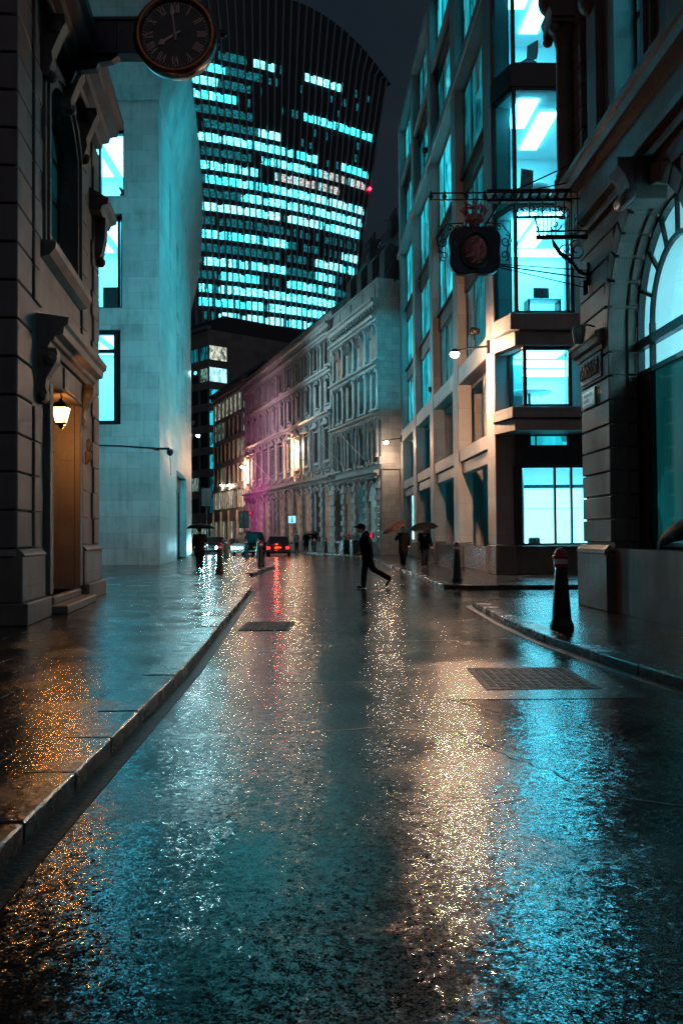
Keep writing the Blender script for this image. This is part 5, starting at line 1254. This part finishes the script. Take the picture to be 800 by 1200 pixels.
# lamps further along, and floodlights added to colour the fronts
wall_lamp('warm bracket lamp on the Italianate building above its lit window', (-3.9,83.9,9.8), (-4.45,83.3,9.75), 'lamp_warm', 500, WC)
wall_lamp('warm bracket lamp at the pink far corner of the Italianate building', (-11.3,105.3,9.6), (-11.55,104.4,9.5), 'lamp_warm', 500, WC)
wall_lamp('white bracket lamp reaching out from the curved pale building', (-12.7,76.2,9.9), (-12.05,75.5,9.95), 'lamp_small', 400, (1,.72,.5))
wall_lamp('small bracket lamp on the cream lit office block, the nearer one', (-14.5,114.5,8.0), (-14.2,113.2,7.9), 'lamp_white', 120, (1,.8,.5))
wall_lamp('small bracket lamp on the cream lit office block, the farther one', (-15.8,118.5,8.2), (-15.6,117.0,8.1), 'lamp_white', 120, (1,.8,.5))
def added_flood(label, loc, to, e, col, lens, ang, blend=.6):  # unseen fixtures, put in to wash the fronts with coloured light
    t = thing('floodlight', label, 'floodlight', loc); d = (Vector(to)-Vector(loc)).normalized(); r = d.to_track_quat('Z','Y').to_matrix()
    mb = MB(); mb.lathe([(0,-.2),(.10,-.19),(.15,-.05),(.17,.10)],n=12); mb.v = [tuple(r @ Vector(v)) for v in mb.v]; mb.build('housing', M['black_metal'], t)
    mb = MB(); mb.lathe([(0,.08),(.15,.08)],n=12); mb.v = [tuple(r @ Vector(v)) for v in mb.v]; mb.build('lens', M[lens], t)
    mb = MB(); mb.tube([(0,0,-.1),(0,0,-.35)],.03,6); mb.build('stalk', M['black_metal'], t)
    o = lamp('added_flood_bulb', tuple(Vector(loc)+d*.25), col, e, .12, spot=ang, to=to, blend=blend)
    return t
TC = (.015,.58,.78)
added_flood('added teal floodlight on the storey band of the stone offices, nearest the corner lamp', (5.0,33.2,8.95), (-10.5,44.5,11.8), 18500, TC, 'teal_lens', 90, 1.0)
added_flood('added teal floodlight on the high storey band of the stone offices', (4.6,47.0,21.75), (-10.5,56,18), 9000, TC, 'teal_lens', 95, .8)
added_flood('added teal floodlight on the storey band midway along the stone offices', (4.75,46.5,8.95), (-10.5,58,6), 4200, (.10,.72,.82), 'teal_lens', 85, .8)
added_flood('added pale teal floodlight high on the curved pale building facing the grey Venetian front', (-12.55,77.0,15.5), (-.5,70,10.5), 6000, (.40,.80,.88), 'teal_lens', 125, .9)
added_flood('added pale rose floodlight on the curved pale building facing the Italianate front', (-14.3,87.0,12.5), (-5.5,92,10), 3200, (.95,.55,.75), 'magenta_lens', 125, .9)
added_flood('added magenta floodlight low at the far end of the curved pale building', (-15.9,94.0,4.5), (-9.3,99.5,6.5), 2300, (1.0,.10,.58), 'magenta_lens', 110, .95)
added_flood('added narrow teal floodlight tucked behind the far end of the old stone building', (-6.35,22.75,12.0), (3.3,62,13.5), 30000, (.02,.66,.86), 'teal_lens', 11, .6)

# ------------------------------------------------------------------ bollards
def bollard():
    t = thing('bollard', 'x', 'bollard', (0,0,0), 0, 'black cast-iron bollards with red and white collars')
    n = 8; r0 = PI/8
    mb = MB(); mb.lathe([(.0,0),(.175,0),(.175,.07),(.15,.13),(.14,.17)],n=n,rot=r0,smooth=False); mb.build('base', M['black_metal'], t)
    mb = MB(); mb.lathe([(.14,.17),(.09,.90)],n=n,rot=r0,smooth=False); mb.build('shaft', M['black_metal'], t)
    mb = MB(); mb.lathe([(.09,.90),(.108,.91),(.108,.955)],n=n,rot=r0,smooth=False); mb.build('collar', M['red_paint'], t)
    mb = MB(); mb.lathe([(.105,.955),(.105,1.03)],n=n,rot=r0,smooth=False); 
    mb.build('band', M['white_paint'], t)
    mb = MB(); mb.lathe([(.108,1.03),(.128,1.045),(.128,1.07),(.10,1.08),(.095,1.12),(.065,1.165),(.025,1.19),(0,1.195)],n=n,rot=r0,smooth=False); mb.build('cap', M['red_paint'], t)
    mb = MB(); mb.lathe([(0,-.002),(.035,-.002),(.035,.006),(0,.006)],(0,-.115,.62),8,axis='y'); mb.build('stud', M['black_metal'], t)
    return t
b0 = bollard(); b0.location = (3.18,13.05,0); b0['label'] = 'large bollard nearest the viewer on the right pavement by the brown corner pier'
dup(b0, (3.40,26.6,0), .2, 'bollard on the kerb in front of the stone office columns')
dup(b0, (-4.63,34.0,0), .1, 'bollard beside the left pedestrian with umbrella, lit blue')
dup(b0, (-3.72,41.3,0), .3, 'bollard in front of the red tail lamps, at the end of the left pavement')
dup(b0, (-7.35,57.0,0), .3, 'farther dark bollard behind the left pedestrian, left of the black cab')
dup(b0, (-6.2,58.2,0), .3, 'bollard standing before the rear of the black cab')
dup(b0, (-5.45,58.4,0), .3, 'bollard between the black cab and the red-lit car')
dup(b0, (-1.25,70.5,0), .3, 'bollard near the dark doorway of the grey Venetian building')
dup(b0, (-2.3,75.5,0), .3, 'bollard beside the waiting group on the far pavement')

# ------------------------------------------------------------------ people
def solid(mb, name, mat, parent, vox=.014, smooth=2):
    """fuse overlapping capsules into one continuous surface"""
    o = mb.build('tmp', mat); md = o.modifiers.new('r','REMESH'); md.mode = 'VOXEL'; md.voxel_size = vox; md.use_smooth_shade = True
    ms = o.modifiers.new('s','SMOOTH'); ms.iterations = smooth; ms.factor = .5
    dg = bpy.context.evaluated_depsgraph_get(); me = bpy.data.meshes.new_from_object(o.evaluated_get(dg)); me.name = name
    old = o.data; bpy.data.objects.remove(o); bpy.data.meshes.remove(old)
    if not me.materials: me.materials.append(mat)
    n = bpy.data.objects.new(name, me); COL.objects.link(n)
    if parent: n.parent = parent
    return n
def person(label, loc, rz, h, pose, cl, group=None, vox=.014):
    """faces local +y; pose gives feet, knees, hands, elbows in metres for a 1.75 m figure"""
    k = h/1.75; t = thing('person', label, 'person', loc, rz, group); t.scale = (k,k,k)
    J = dict(pel=(0,0,.93), ch=(0,0,1.28), nk=(0,.0,1.48), hd=(0,.03,1.62), sl=(-.19,0,1.41), sr=(.19,0,1.41), hl=(-.09,0,.90), hr=(.09,0,.90))
    J.update(pose); lean = J.get('lean', 0)
    V_ = {a: Vector(b) for a, b in J.items() if isinstance(b, tuple)}
    if lean:
        for a in ('ch','nk','hd','sl','sr'): V_[a].y += lean*(V_[a].z-.93)
    mb = MB(); C_ = mb.caps
    C_(V_['pel'],V_['ch'],.125,.13); mb.ball(V_['ch'],.15,10,sc=(1.1,.75,1)); C_(V_['ch'],V_['nk'],.10,.055); C_(V_['nk'],V_['hd'],.052,.055)
    mb.ball(V_['hd']+Vector((0,0,.03)),.105,12,sc=(.80,.95,1.12)); mb.ball(V_['hd']+Vector((0,.05,-.045)),.062,8,sc=(.85,.9,.8))
    mb.caps(V_['hd']+Vector((0,.095,.03)),V_['hd']+Vector((0,.118,-.005)),.011,.016,6)
    for s in (-1,1): mb.ball(V_['hd']+Vector((s*.085,-.005,.015)),.026,6,sc=(.4,.7,1.1))
    for s in 'lr':
        C_(V_['ch']+Vector((0,0,.08)),V_['s'+s],.085,.062); C_(V_['s'+s],V_['e'+s],.052,.042); C_(V_['e'+s],V_['w'+s],.041,.028)
        d = (V_['w'+s]-V_['e'+s]).normalized(); sd = d.cross(Vector((0,1,0)) if abs(d.y) < .8 else Vector((0,0,1))).normalized(); up = sd.cross(d)
        w_ = V_['w'+s]; p = w_+d*.085; mb.caps(w_+d*.02-sd*.012,p-sd*.022,.026,.020,6); mb.caps(w_+d*.02+sd*.012,p+sd*.022,.026,.020,6)
        grip = J.get('grip','')
        for i, (off, ln_) in enumerate(((-.033,.062),(-.011,.075),(.011,.070),(.033,.055))):
            q0 = p+sd*off*.9; q1 = q0+d*ln_*.45+up*(.012 if s not in grip else .03); q2 = q1+(d*.3+up*.8 if s not in grip else up*.6-d*.9).normalized()*ln_*.5
            mb.caps(q0,q1,.0115,.0105,6); mb.caps(q1,q2,.0105,.009,6)
        q0 = w_+d*.03-sd*.03; q1 = q0+d*.035-sd*.03+up*.012; mb.caps(q0,q1,.014,.012,6); mb.caps(q1,q1+d*.03+up*.014,.012,.010,6)
        C_(V_['pel'],V_['h'+s],.12,.095); C_(V_['h'+s],V_['k'+s],.085,.055); C_(V_['k'+s],V_['a'+s],.052,.036); 
        f = Vector(J.get('f'+s,(0,1,0))).normalized(); C_(V_['a'+s],V_['a'+s]+f*.13+Vector((0,0,-.045)),.036,.030)
    solid(mb, 'body', M['skin'], t, min(vox,.011))
    # trousers
    mb = MB()
    for s in 'lr': mb.caps(V_['pel'],V_['h'+s],.135,.115); mb.caps(V_['h'+s],V_['k'+s],.118,.088); mb.caps(V_['k'+s],V_['a'+s]+(V_['k'+s]-V_['a'+s])*.06,.086,.074)
    solid(mb, 'trousers', M[cl.get('trousers','cloth_navy')], t, vox)
    # coat, with sleeves and a skirt that follows the legs
    mb = MB(); C_ = mb.caps; bt = cl.get('bulk',1.0)
    C_(V_['pel'],V_['ch'],.155*bt,.165*bt,10); mb.ball(V_['ch'],.175*bt,12,sc=(1.15,.82,1.05)); C_(V_['ch'],V_['nk']-Vector((0,0,.03)),.13,.085)
    C_(V_['pel']+Vector((.07,0,0)),V_['ch']+Vector((.09,0,0)),.125*bt,.125*bt); C_(V_['pel']+Vector((-.07,0,0)),V_['ch']+Vector((-.09,0,0)),.125*bt,.125*bt)
    for s in 'lr':
        C_(V_['ch']+Vector((0,0,.08)),V_['s'+s],.115,.088); C_(V_['s'+s],V_['e'+s],.080,.066); C_(V_['e'+s],V_['e'+s].lerp(V_['w'+s],.93),.066,.052)
        for f in ([.35,.7] if cl.get('coat') == 'long' else [.1]):
            C_(V_['pel'],V_['h'+s].lerp(V_['k'+s],f)*1.0,.16*bt,.135*bt)
        if cl.get('coat') == 'long': C_(V_['h'+s].lerp(V_['k'+s],.2)+Vector((0,-.06,0)),V_['h'+s].lerp(V_['k'+s],.8)+Vector((0,-.05,0)),.12,.12)
    if cl.get('hood'): mb.ball(V_['nk']+Vector((0,-.06,.02)),.11,10,sc=(1.2,.8,.8))
    solid(mb, 'coat', M[cl.get('coatm','cloth_black')], t, vox)
    mb = MB()
    for s in 'lr':
        f = Vector(J.get('f'+s,(0,1,0))).normalized(); a = V_['a'+s]; mb.caps(a+f*-.03+Vector((0,0,-.035)),a+f*.15+Vector((0,0,-.048)),.048,.042,8); mb.caps(a+Vector((0,0,.03)),a+Vector((0,0,-.03)),.05,.05,8)
    solid(mb, 'shoes', M['shoe'], t, vox)
    hdv = V_['hd']; mb = MB(); mb.ball(hdv+Vector((0,-.012,.055)),.113,12,sc=(.84,.98,1.02))
    if cl.get('cap'): mb.ball(hdv+Vector((0,0,.09)),.115,12,sc=(.9,1.0,.75)); mb.caps(hdv+Vector((-.03,.09,.085)),hdv+Vector((-.02,.19,.07)),.03,.02,6); mb.caps(hdv+Vector((.03,.09,.085)),hdv+Vector((.02,.19,.07)),.03,.02,6)
    # keep the face clear of the hair
    hair = solid(mb, 'cap' if cl.get('cap') else 'hair', M['cloth_black' if cl.get('cap') else 'hair'], t, vox)
    if not cl.get('cap'):
        me = hair.data; bm = bmesh.new(); bm.from_mesh(me); dl = [v for v in bm.verts if v.co.y > hdv.y+.055 and v.co.z < hdv.z+.085]; bmesh.ops.delete(bm, geom=dl, context='VERTS'); bm.to_mesh(me); bm.free()
    mb = MB()
    for s in (-1,1): mb.ball(hdv+Vector((s*.034,.088,.03)),.010,6)
    mb.build('eye', M['hair'], t)
    if cl.get('scarf'): mb = MB(); mb.lathe([(.075,-.06),(.10,-.03),(.10,.02),(.075,.05)],tuple(V_['nk']),12); mb.box(-.05,.05,.08,.12,V_['nk'].z-.42,V_['nk'].z-.02); mb.build('scarf', M['cloth_red'], t)
    return t
stand = dict(el=(-.27,-.02,1.16), wl=(-.27,.08,.93), er=(.27,-.02,1.16), wr=(.27,.08,.93), kl=(-.09,.03,.50), kr=(.10,.02,.50), al=(-.10,0,.09), ar=(.11,.03,.09))
def P_(**k): d = dict(stand); d.update(k); return d
# man striding across the road to the left; faces -x
walk = P_(lean=.14, hl=(-.08,.02,.90), hr=(.08,-.02,.90), kl=(-.07,.10,.49), al=(-.07,.13,.09), kr=(.08,-.16,.53), ar=(.08,-.62,.26), fr=(0,.55,-.8),
          el=(-.25,.02,1.17), wl=(-.20,.20,1.02), er=(.25,-.10,1.17), wr=(.22,.04,.98), hd=(0,.07,1.61))
person('man in dark jacket and flat cap striding leftwards across the wet road', (.72,25.3,ZR), PI/2+.12, 1.80, walk, dict(coat='short',coatm='cloth_black',trousers='cloth_navy',cap=1,bulk=1.14,hood=1), vox=.012)
hold = dict(er=(.27,.14,1.20), wr=(.17,.26,1.36), grip='r')
def umbrella(label, hand, tilt, col, r=.52, name='umbrella', drop=.30, ribs=8, sh=.62, group=None):
    """hand = world point of the grip; tilt = direction of the shaft"""
    t = thing(name, label, 'umbrella', hand, 0, group); d = Vector(tilt).normalized(); R_ = Vector((0,0,1)).rotation_difference(d).to_matrix()
    def put(mb): mb.v = [tuple(R_ @ Vector(v)) for v in mb.v]; return mb
    mb = MB(); vs = []; rings = 7; seg = 4*ribs
    for i in range(rings+1):
        f = i/rings; 
        for j in range(seg):
            a = 2*PI*j/seg; ph = (j % 4)/4; sc_ = 1-.10*math.sin(PI*ph)*f**1.5; rr = r*math.sin(f*PI/2*.92)/math.sin(PI/2*.92)*sc_
            vs.append((rr*math.cos(a), rr*math.sin(a), sh-drop*(1-math.cos(f*PI/2*.95))+.02*math.sin(PI*ph)*f))
    fs = [(i*seg+j,i*seg+(j+1)%seg,(i+1)*seg+(j+1)%seg,(i+1)*seg+j) for i in range(rings) for j in range(seg)]
    mb.add(vs, fs, 0, True); put(mb).build('canopy', M[col], t)
    mb = MB(); mb.tube([(0,0,-.12),(0,0,sh+.05)],.008,6); put(mb).build('shaft', M['black_metal'], t)
    mb = MB(); mb.tube([(0,0,-.02),(0,0,-.13),(.02,0,-.165),(.055,0,-.165),(.07,0,-.13)],.014,6); put(mb).build('handle', M['wood'], t)
    for j in range(ribs):
        a = 2*PI*j/ribs; mb = MB(); P = []
        for i in range(5): f = i/4; rr = r*math.sin(f*PI/2*.92)/math.sin(PI/2*.92)*.99; P.append((rr*math.cos(a),rr*math.sin(a),sh-.012-drop*(1-math.cos(f*PI/2*.95))))
        mb.tube(P,.005,4); mb.tube([(0,0,sh-.3),P[2]],.004,4); put(mb).build('rib', M['iron'], t)
    return t
def to_world(loc, rz, k, p): c, s = math.cos(rz), math.sin(rz); return (loc[0]+k*(p[0]*c-p[1]*s), loc[1]+k*(p[0]*s+p[1]*c), loc[2]+k*p[2])
def walker(label, ulabel, loc, rz, h, pose, cl, ucol, tilt, r=.52, hand='r', group=None, ugroup=None, sh=.55, drop=.3, vox=.016):
    person(label, loc, rz, h, pose, cl, group, vox)
    w = Vector(pose['w'+hand]); e = Vector(pose['e'+hand]); g_ = w+(w-e).normalized()*.07
    return umbrella(ulabel, to_world(loc,rz,h/1.75,tuple(g_)), tilt, ucol, r, sh=sh, drop=drop, group=ugroup)
pa = P_(**hold, kl=(-.08,.10,.50), al=(-.08,.16,.10), kr=(.09,-.02,.5), ar=(.09,-.16,.13))
walker('pedestrian in long black coat under the brown umbrella, walking on the right pavement', 'brown umbrella tilted over the left one of the two pedestrians on the right', (2.63,38.5,0), PI-.35, 1.74, pa, dict(coat='long',coatm='cloth_black',trousers='cloth_black'), 'umb_brown', (-.42,-.12,.9), .58)
pb_ = P_(er=(.26,.12,1.18), wr=(.12,.25,1.33), grip='r', kl=(-.09,.02,.50), al=(-.10,-.08,.11), kr=(.09,.09,.50), ar=(.10,.12,.09))
walker('pedestrian with red scarf and dark jacket under the black umbrella on the right pavement', 'black umbrella held by the pedestrian with red scarf on the right pavement', (3.43,37.2,0), PI+.2, 1.72, pb_, dict(coat='short',coatm='cloth_black',trousers='cloth_navy',scarf=1), 'umb_black', (-.12,-.10,1), .60)
walker('pedestrian in dark long coat walking away on the left pavement between headlights', 'wide black umbrella over the lone pedestrian on the left', (-5.95,37.6,0), .15, 1.76, P_(er=(.26,.14,1.20), wr=(.08,.24,1.38), grip='r', kl=(-.08,.05,.5), al=(-.08,.02,.09), kr=(.08,.10,.5), ar=(.08,.08,.1)), dict(coat='long',coatm='cloth_black',trousers='cloth_black',bulk=1.05), 'umb_black', (.02,-.02,1), .60, sh=.50, drop=.24)
walker('person close by at the right kerb, mostly out of view, carrying a dark umbrella', 'dark umbrella tilted low in front of the arched window at the right edge', (4.80,10.9,0), PI/2+.5, 1.66, P_(er=(.24,.18,1.10), wr=(.10,.36,1.18), grip='r'), dict(coat='long',coatm='cloth_black',trousers='cloth_black'), 'umb_black', (-.42,.1,.9), .56, sh=.52, drop=.22)
gp = 'group waiting on the far pavement'
person('person in light grey jacket at the left end of the waiting group', (-3.95,78.6,0), 2.6, 1.72, stand, dict(coat='short',coatm='cloth_grey',trousers='cloth_navy'), gp, .025)
person('bareheaded person in black in the middle of the waiting group', (-3.05,77.6,0), 3.3, 1.78, stand, dict(coat='long',trousers='cloth_black'), gp, .025)
walker('person in black coat holding a big umbrella in the waiting group', 'round black umbrella in the waiting group on the far pavement', (-2.4,77.0,0), 3.0, 1.7, P_(**hold), dict(coat='long',trousers='cloth_black',bulk=1.1), 'umb_black', (.0,-.15,1), .72, group=gp, vox=.025, sh=.38)
person('person in dark hooded jacket at the right end of the waiting group', (-1.55,76.2,0), 2.9, 1.66, stand, dict(coat='short',coatm='cloth_navy',trousers='cloth_black',hood=1), gp, .025)

# ------------------------------------------------------------------ cars
def loft(mb, st, m=0):
    n = len(st[0][1]); vs = []
    for x, pr in st: vs += [(p[0], x, p[1]) for p in pr]
    mb.add(vs, [(i*n+j,i*n+(j+1)%n,(i+1)*n+(j+1)%n,(i+1)*n+j) for i in range(len(st)-1) for j in range(n)], m, False)
    mb.add(vs, [tuple(range(n))[::-1], tuple(range((len(st)-1)*n,len(st)*n))], m)
def sect(w, z0, z1, r=.08, tumble=0):
    h = w/2; return [(-h+r,z0),(h-r,z0),(h,z0+r),(h,z0+(z1-z0)*.55),(h-tumble-r*.3,z1-r*.6),(h-tumble-r,z1),(-h+tumble+r,z1),(-h+tumble+r*.3,z1-r*.6),(-h,z0+(z1-z0)*.55),(-h,z0+r)]
def car(name, label, cat, loc, rz, kind='saloon', front='white', rear='on', plate='yellow', sign=False):
    """front faces local +y, rear bumper at y = -L/2"""
    t = thing(name, label, cat, loc, rz); cab = kind == 'cab'; Lc_ = 4.5; W_ = 1.78; top = 1.80 if cab else 1.46; belt = .98 if cab else .88
    mb = MB(); hood = belt if cab else .86
    loft(mb, [(-2.25,sect(W_*.86,.34,belt-.14)),(-2.18,sect(W_*.96,.26,belt-.06)),(-1.7,sect(W_,.2,belt)),(.9,sect(W_,.2,belt)),(1.3,sect(W_*.99,.2,hood)),(2.0,sect(W_*.93,.22,hood-.12)),(2.22,sect(W_*.84,.30,hood-.26))])
    bd = mb.build('body', M['car_black'], t, bevel=.03)
    r0, r1, f1, f0 = (-2.0,-1.75,.35,.95) if cab else (-1.95,-1.25,.15,1.05)
    mb = MB(); loft(mb, [(r0,sect(W_*.88,belt-.1,belt+.02,.04,.04)),(r1,sect(W_*.90,belt-.1,top-.04,.10,.16)),(f1,sect(W_*.90,belt-.1,top-.04,.10,.16)),(f0,sect(W_*.88,belt-.1,belt+.02,.04,.04))]); mb.build('window_glass', M['glass_dark'], t)
    mb = MB(); loft(mb, [(r1-.05,sect(W_*.70,top-.07,top-.01,.02,.03)),(r1+.25,sect(W_*.74,top-.07,top,.02,.03)),(f1-.2,sect(W_*.74,top-.07,top,.02,.03)),(f1+.05,sect(W_*.70,top-.07,top-.01,.02,.03))]); mb.build('roof', M['car_black'], t)
    for s in (-1,1):
        mb = MB()
        for a, b in (((r0+.05,belt),(r1,top-.05)),((f0-.05,belt),(f1,top-.05))): mb.bar((s*W_*.435,a[0],a[1]),(s*W_*.35,b[0],b[1]),.06,.05)
        mb.bar((s*W_*.445,-.45,belt),(s*W_*.37,-.45,top-.05),.07,.05); mb.build('pillar', M['car_black'], t)
        mb = MB(); mb.ball((s*(W_/2+.09),.75,belt+.06),.1,8,sc=(1,.6,.75)); mb.build('mirror', M['car_black'], t)
        for y in (-1.38,1.38):
            mb = MB(); mb.lathe([(.18,-.11),(.30,-.11),(.325,-.06),(.325,.06),(.30,.11),(.18,.11)],(s*(W_/2-.11),y,.325),18,axis='x'); wl = mb.build('wheel', M['tyre'], t)
            mb = MB(); mb.lathe([(0,s*.112),(.19,s*.105)],(s*(W_/2-.11),y,.325),12,axis='x'); mb.build('rim', M['alloy'], wl)
        mb = MB(); mb.box(s*.46,s*.82,2.10,2.24,hood-.38,hood-.18); mb.build('headlight', M['head_light'] if front == 'on' else M['plastic_grey'], t, bevel=.02)
        mb = MB(); mb.box(s*.56,s*.83,-2.27,-2.14,belt-.36,belt-.17); mb.build('tail_light', M['red_light'] if rear == 'on' else M['red_paint'], t, bevel=.02)
    mb = MB(); mb.box(-W_*.47,W_*.47,-2.33,-2.1,.28,.48); mb.build('bumper', M['black_metal'], t, bevel=.04); mb = MB(); mb.box(-W_*.45,W_*.45,2.1,2.30,.26,.46); mb.build('bumper', M['black_metal'], t, bevel=.04)
    mb = MB(); mb.box(-.26,.26,-2.30,-2.275,.58,.69); pl = mb.build('number_plate', M['plate_yellow'], t)
    mb = MB(); mb.box(-.26,.26,2.305,2.32,.40,.51); mb.build('number_plate', M['white_paint'], t)
    if cab: mb = MB(); mb.box(-.28,.28,.1,.25,top,top+.12); mb.build('roof_sign', M['blue_iron'], t, bevel=.02); mb = MB(); mb.box(-.6,.6,-2.34,-2.332,.33,.40); mb.build('bumper_strip', M['white_paint'], t)
    return t
car('saloon_car', 'black saloon car seen from behind with red tail lamps glowing and yellow plate', 'car', (-4.75,67.5,ZR), .05)
car('black_cab', 'tall black taxi cab with lamps off, left of the red-lit car', 'taxi', (-7.3,70.0,ZR), .38, 'cab', rear='off')
car('saloon_car', 'oncoming dark car with two bluish headlamps behind the left pedestrian', 'car', (-10.75,75.5,ZR), PI, front='on', rear='off')
car('saloon_car', 'second oncoming car mostly hidden at the curved pale building, one headlamp showing', 'car', (-14.1,89.0,ZR), PI, front='on', rear='off')
lamp('headlamp_beam', (-10.75,73.0,.62), (.3,.85,1), 1500, .1, spot=70, to=(-12.5,45,.1))
lamp('tail_lamp_glow', (-4.75,65.1,.75), (1,.05,.04), 45, .1)

# ------------------------------------------------------------------ signals, signs, planters
def signal(label, loc, rz, h=3.4):
    t = thing('traffic_light', label, 'traffic light', loc, rz)
    mb = MB(); mb.tube([(0,0,0),(0,0,h)],.055,8); mb.build('pole', M['black_metal'], t)
    mb = MB(); mb.box(-.42,.42,-.03,.03,h-1.35,h+.1); mb.build('backboard', M['black_metal'], t, bevel=.03)
    mb = MB(); mb.box(-.16,.16,.03,.24,h-1.15,h-.05); hb = mb.build('housing', M['black_metal'], t, bevel=.02)
    for k in range(3): mb = MB(); mb.lathe([(.11,.24),(.12,.38)],(0,0,h-.95+k*.35),10,axis='y'); mb.build('visor', M['black_metal'], hb)
    return t
signal('black traffic light back-board above the roof of the black cab', (-8.25,76.0,0), .2)
signal('tall dark signal post rising above the left pedestrian umbrella', (-10.9,72.5,0), .2, 5.2)
sg = thing('lit_sign', 'small lit pale blue sign on a post by the waiting group', 'sign', (-4.35,79.0,0))
mb = MB(); mb.tube([(-.33,0,0),(-.33,0,3.3)],.035,6); mb.build('post', M['black_metal'], sg)
mb = MB(); mb.box(-.36,.36,-.07,.07,2.45,3.15); mb.build('case', M['plastic_grey'], sg, bevel=.02)
mb = MB(); mb.box(-.32,.32,-.078,-.07,2.49,3.11); mb.build('face', M['blue_sign'], sg)
mb = MB(); mb.box(-.05,.05,-.084,-.078,2.6,3.0); mb.box(-.12,.12,-.084,-.078,2.58,2.66); mb.build('symbol', M['white_paint'], sg)
rs = thing('lit_sign', 'small red lit sign with white bar on the pink washed wall', 'sign', (-10.62,102.6,4.0))
mb = MB(); mb.box(-.42,.42,-.1,.1,-.25,.25); mb.box(.3,.7,-.03,.03,-.04,.04); mb.build('case', M['black_metal'], rs)
mb = MB(); mb.box(-.39,.39,-.11,-.10,-.22,.22); mb.build('face', M['red_sign'], rs); mb = MB(); mb.box(-.26,.26,-.116,-.11,-.04,.04); mb.build('bar', M['white_paint'], rs)
def planter(label, sl, loc):
    t = thing('planter', label, 'planter', loc, .3); mb = MB(); mb.prism_z([(-.34,-.34),(.34,-.34),(.34,.34),(-.34,.34)],0,.95); mb.box(-.38,.38,-.38,.38,.95,1.02); mb.build('tub', M['black_metal'], t, bevel=.02)
    mb = MB(); mb.box(-.31,.31,-.31,.31,1.02,1.03); mb.build('soil', M['earth'], t)
    s = thing('shrub', sl, 'shrub', (loc[0],loc[1],1.03), 0); r = random.Random(int(loc[1]*10)); mb = MB()
    for i in range(260):
        a = r.uniform(0,2*PI); rr = .36*math.sqrt(r.random()); z = r.uniform(0,.62)*(1-.5*rr/.36)+.04; p = Vector((rr*math.cos(a),rr*math.sin(a),z)); d = Vector((r.uniform(-1,1),r.uniform(-1,1),r.uniform(0,1))).normalized()*.06; e = d.orthogonal().normalized()*.022
        mb.add([tuple(p-d),tuple(p+e),tuple(p+d),tuple(p-e)],[(0,1,2,3)])
    mb.build('foliage', M['leaf'], s); mb = MB(); mb.tube([(0,0,0),(.02,0,.3),(0,.03,.5)],[.025,.018,.01],5); mb.build('stem', M['wood'], s)
planter('dark square planter beside the dark doorway of the grey building', 'shrub in the planter beside the dark doorway', (.35,66.4,0))
planter('dark square planter under the bright pointed window of the grey building', 'shrub in the planter under the bright pointed window', (1.65,63.0,0))
planter('dark square planter between two pointed ground windows of the grey building', 'shrub in the planter between two pointed ground windows', (1.0,64.7,0))
for (lb, x, y) in (('red lit heater panel in the bright pointed window', 1.55, 62.85),):
    pass
hp = thing('lit_sign', 'small glowing red box at the foot of the bright pointed window', 'sign', (2.12,62.75,1.35), math.atan2(10.9,-3.28))
mb = MB(); mb.box(-.3,.3,-.05,.05,-.2,.2); mb.build('case', M['black_metal'], hp); mb = MB(); mb.box(-.28,.28,.05,.06,-.18,.18); mb.build('face', M['red_sign'], hp)
hp = thing('lit_sign', 'small glowing red box at the foot of the second pointed window', 'sign', (.45,68.4,1.35), math.atan2(10.9,-3.28))
mb = MB(); mb.box(-.3,.3,-.05,.05,-.2,.2); mb.build('case', M['black_metal'], hp); mb = MB(); mb.box(-.28,.28,.05,.06,-.18,.18); mb.build('face', M['red_sign'], hp)
